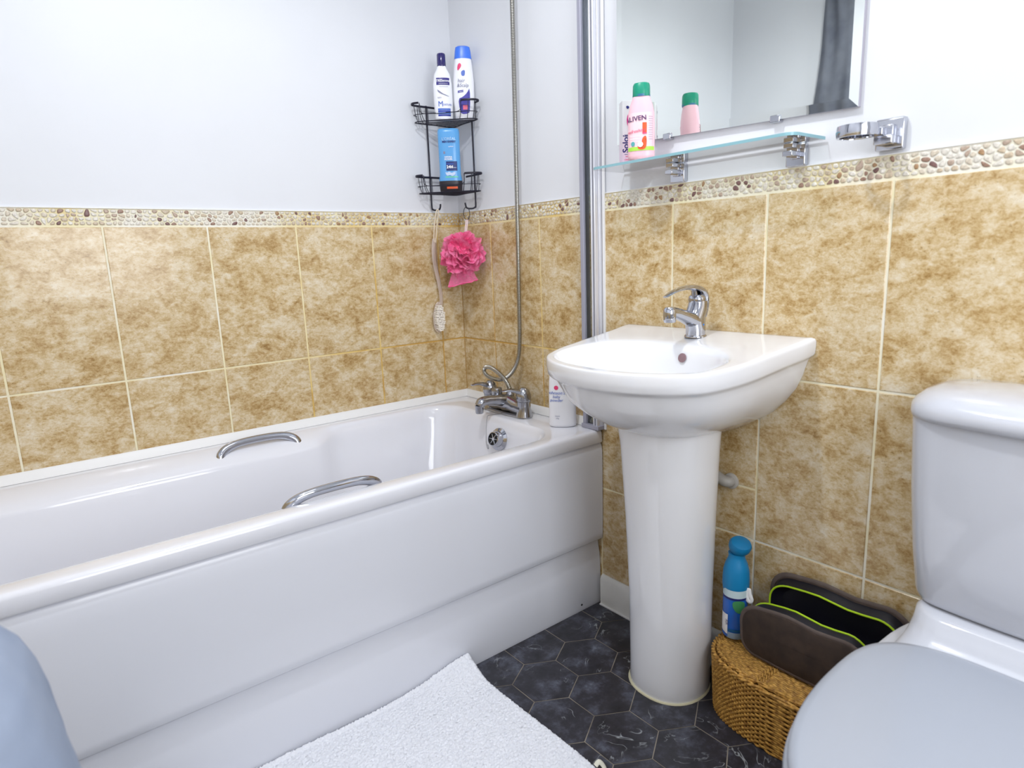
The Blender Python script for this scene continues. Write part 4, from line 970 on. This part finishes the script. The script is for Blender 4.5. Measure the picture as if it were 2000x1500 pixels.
def dens(pts, m=6):
    out = []
    for i in range(len(pts)):
        p, q = pts[i], pts[(i + 1) % len(pts)]; out.append(p)
        if (Vector(p) - Vector(q)).length > .02:
            for k in range(1, m): out.append((lerp(p[0], q[0], k / m), lerp(p[1], q[1], k / m)))
    return out
def bagpanel(y0, y1, z0, z1, xfn, th, nm, sgn, band, zdip, bup=0.0):
    base = dens(rr_yz(y0, y1, z0, z1, .055, rb=.03))
    cy, cz = (y0 + y1) / 2, (z0 + z1) / 2
    def warp(p, x, ins=0.0):
        y = cy + (p[0] - cy) * (1 - ins / (abs(y1 - y0) / 2)); z = cz + (p[1] - cz) * (1 - ins / ((z1 - z0) / 2))
        u = (z - z0) / (z1 - z0); v_ = (y - cy) / ((y1 - y0) / 2)
        z += zdip * (1 - v_ * v_) * u + .003 * sin(v_ * 7) * u
        return (x + xfn(u, v_), y, z)
    rings = []
    for (dx, ins) in ((0, .012), (0, .004), (sgn * .002, 0), (sgn * (th - .002), 0), (sgn * th, .004), (sgn * (th + .002), .03), (sgn * (th + .004), .055)):
        rings.append([warp(p, dx, ins) for p in base])
    g = G(); g.loft(rings); pa = g.build(nm, M_suede, bag, smooth=70)
    def lift(q, k): return (q[0], q[1], q[2] + bup * k * max(0.0, (q[2] - z0) / (z1 - z0)))
    g = G(); g.loft([[warp(p, 0, .004) for p in base], [lift(warp(p, -sgn * band * .5, .005), .6) for p in base], [lift(warp(p, -sgn * band, .009), 1) for p in base], [warp(p, -sgn * band, .012) for p in base], [warp(p, -sgn * band * .4, .012) for p in base], [warp(p, 0.0, .03) for p in base]], False, False)
    g.build('black_gusset', M_lining, bag, smooth=70)
    g = G(); g.loft([[warp(p, -sgn * .0015, .010) for p in base], [warp(p, -sgn * .0025, .03) for p in base]]); g.build('inner_lining', M_lining, bag, smooth=70)
    top = [p for p in base]
    # piping along the free edge
    P_ = [lift(warp(p, -sgn * band, .0085), 1) for p in base]
    g = G(); g.tube(P_, .0022, 8, closed=True); g.build('lime_piping', M_limep, bag)
    g = G(); g.tube([warp(p, sgn * th * .5, -.001) for p in base], [(.0065, .003)] * len(base), 8, closed=True); g.build('edge_binding', M_suede2, bag)
xfF = lambda u, v: -.112 - .012 * u + .006 * v * v
xfB = lambda u, v: -.022 - .0 * u + .002 * v
bagpanel(-1.530, -1.246, ZT + .005, .288, xfF, .008, 'front_panel', -1, .024, .006, .014)
bagpanel(-1.565, -1.262, ZT + .005, .338, xfB, .007, 'back_panel', 1, .026, .0, -.004)
g = G(); g.box(-.112, -1.54, ZT + .001, -.024, -1.27, ZT + .02); g.build('bottom_lining', M_lining, bag, bevel=.008)
g = G(); g.loft([[(x, lerp(-1.29, -1.53, k / 12), lerp(ZT + .02, .262 + .004 * sin(k), j)) for k in range(13)] for x, j in ((-.075, 0), (-.072, .5), (-.068, 1), (-.066, 1), (-.066, 0))], False, False, loop=False); g.build('inner_pocket', M_lining, bag)
g = G(); g.tube([(-.067, lerp(-1.38, -1.46, k / 6), .266 + .002 * sin(k)) for k in range(7)], .0016, 6); g.build('pocket_piping', M_limep, bag)

# ---------------------------------------------------------------- bath mat
M_terry = noisy('white_terry', (240, 242, 248), (230, 232, 240), 200, .95)
nx_, ny_ = 300, 230; rnd = random.Random(2); v = []; f = []
MX0, MX1, MY0, MY1 = -1.22, -.505, -1.160, -.6905
for j in range(ny_ + 1):
    for i in range(nx_ + 1):
        u, t_ = i / nx_, j / ny_
        x = lerp(MX0, MX1, u) + .004 * sin(t_ * 5 + 1); y = lerp(MY0, MY1, t_) + .003 * sin(u * 9)
        ed = min(u, 1 - u, t_, 1 - t_)
        z = .016 - .010 * (1 - sstep(0, .012, ed))
        if ed > 0: z += rnd.random() * .0042; x += rnd.uniform(-.0012, .0012); y += rnd.uniform(-.0012, .0012)
        elif rnd.random() < .5: x += rnd.uniform(-.0015, .0015) * (1 if i in (0, nx_) else 0)
        # the far corner rides up against the bath panel
        k = sstep(.62, 1, u) * sstep(.72, 1, t_); z += .030 * k * k; y -= .004 * k
        z += .003 * sin(u * 11 + t_ * 4) * .5 + .0015
        z += .008 * sstep(.965, 1, t_)
        v.append((x, min(y, -.6905 if z > .01 else -.6895), z))
for j in range(ny_):
    for i in range(nx_):
        a = j * (nx_ + 1) + i; f.append((a, a + 1, a + nx_ + 2, a + nx_ + 1))
nb = len(v)
bord = [i for i in range(nx_ + 1)] + [j * (nx_ + 1) + nx_ for j in range(1, ny_ + 1)] + [ny_ * (nx_ + 1) + i for i in range(nx_ - 1, -1, -1)] + [j * (nx_ + 1) for j in range(ny_ - 1, 0, -1)]
for i in bord:
    x, y, z = v[i]; v.append((x, y, max(.0006, z - .010)))
nb2 = len(bord)
for k in range(nb2): f.append((bord[(k + 1) % nb2], bord[k], nb + k, nb + (k + 1) % nb2))
mt = thing('bath_mat', 'white terry bath mat on the floor along the bath panel', 'mat', (0, 0, 0))
G().add(v, f).build('terry_pile', M_terry, mt, smooth=80)
g = G(); g.tube([(-.503, -1.150, .014), (-.494, -1.152, .020), (-.489, -1.160, .012), (-.492, -1.170, .004)], [(.006, .0025)] * 4, 10, sub=4); g.build('corner_tag', mat('tag_cream', (232, 230, 214), .8), mt)

# ---------------------------------------------------------------- pale blue towels on a hamper at the near left
hm = thing('laundry_hamper', 'white laundry hamper under the pale blue towel at the near left', 'hamper', (-1.545, -1.17, 0))
g = G(); rings = []
for z, s_ in ((0.0006, .125), (.01, .13), (.30, .135), (.56, .138), (.575, .140), (.585, .140), (.585, .13)):
    rings.append([(x, y, z) for x, y, _ in rrect(-s_ * 1.08, s_, -s_, s_, .03, 0, 8, 4)])
g.loft(rings); g.build('hamper_body', mat('hamper_white', (228, 230, 236), .5), hm)
M_tow = noisy('pale_blue_towel', (168, 180, 202), (150, 164, 190), 8, .95, .8, 900, .002)
tw = thing('draped_towel', 'pale blue towel draped over a hamper at the bottom left corner', 'towel', (0, 0, 0))
g = G(); rings = []
ZT2 = .02
prof = [(.30, .194, .190), (.302, .197, .194), (.40, .193, .190), (.50, .188, .184), (.56, .181, .176), (.60, .172, .168), (.635, .160, .156), (.665, .142, .14), (.69, .115, .115), (.705, .08, .085), (.712, .04, .045), (.714, .005, .005)]
pr2 = []
for a_, b_ in zip(prof, prof[1:]):
    for k in range(4): z_, rx_, ry_ = (lerp(a_[q], b_[q], k / 4) for q in range(3)); pr2.append((z_ + .02, rx_ + .010, ry_))
NN = 140
for (z, rx, ry) in pr2:
    rg = []
    for k in range(NN):
        a = 2 * pi * k / NN; dn = sstep(.70, .42, z)
        w_ = 1 + dn * (.030 * sin(9 * a + z * 6) + .018 * sin(17 * a + 1)) + (1 - dn) * .02 * sin(3 * a + z * 20)
        rg.append((max(-1.7085, -1.545 + rx * w_ * se(cos(a), 3.0)), -1.17 + ry * w_ * se(sin(a), 3.0), z + .012 * sin(2 * a + 1) * sstep(.3, .6, z)))
    rings.append(rg)
inner_ = [[(lerp(-1.545, x, .965), lerp(-1.17, y, .965), z - .006) for x, y, z in r_] for r_ in rings]
g.loft(inner_[::-1][1:] + rings, False, True); g.build('towel_folds', M_tow, tw, smooth=80)

# ---------------------------------------------------------------- grey towel on the far wall (seen in the mirror)
gt = thing('hanging_towel', 'grey towel hanging on the far wall, seen only in the mirror', 'towel', (XL, -.53, 1.35))
g = G(); rings = []; NN = 60
for i in range(24):
    z = lerp(0, .80, i / 23); wd = lerp(.105, .06, (i / 23) ** 2); rg = []
    for k in range(NN):
        a = 2 * pi * k / NN; y = wd * cos(a) + .008 * sin(z * 9) ; x = .028 + (.016 + .006 * sin(6 * a + z * 4)) * sin(a) + .005 * sin(cos(a) * 9 + z * 3)
        rg.append((max(x, .003), y, z))
    rings.append(rg)
g.loft(rings); g.build('towel_cloth', noisy('grey_towel', (120, 124, 134), (98, 102, 114), 14, .95, .6, 600, .002), gt, smooth=80)
g = G(); g.tube([(.0, 0, .80), (.03, 0, .805), (.038, 0, .82)], .006, 10, sub=4); g.lathe([(.79, .0), (.79, .02)], 4, cap0=False, cap1=False); g.build('hook', M_chrome, gt)
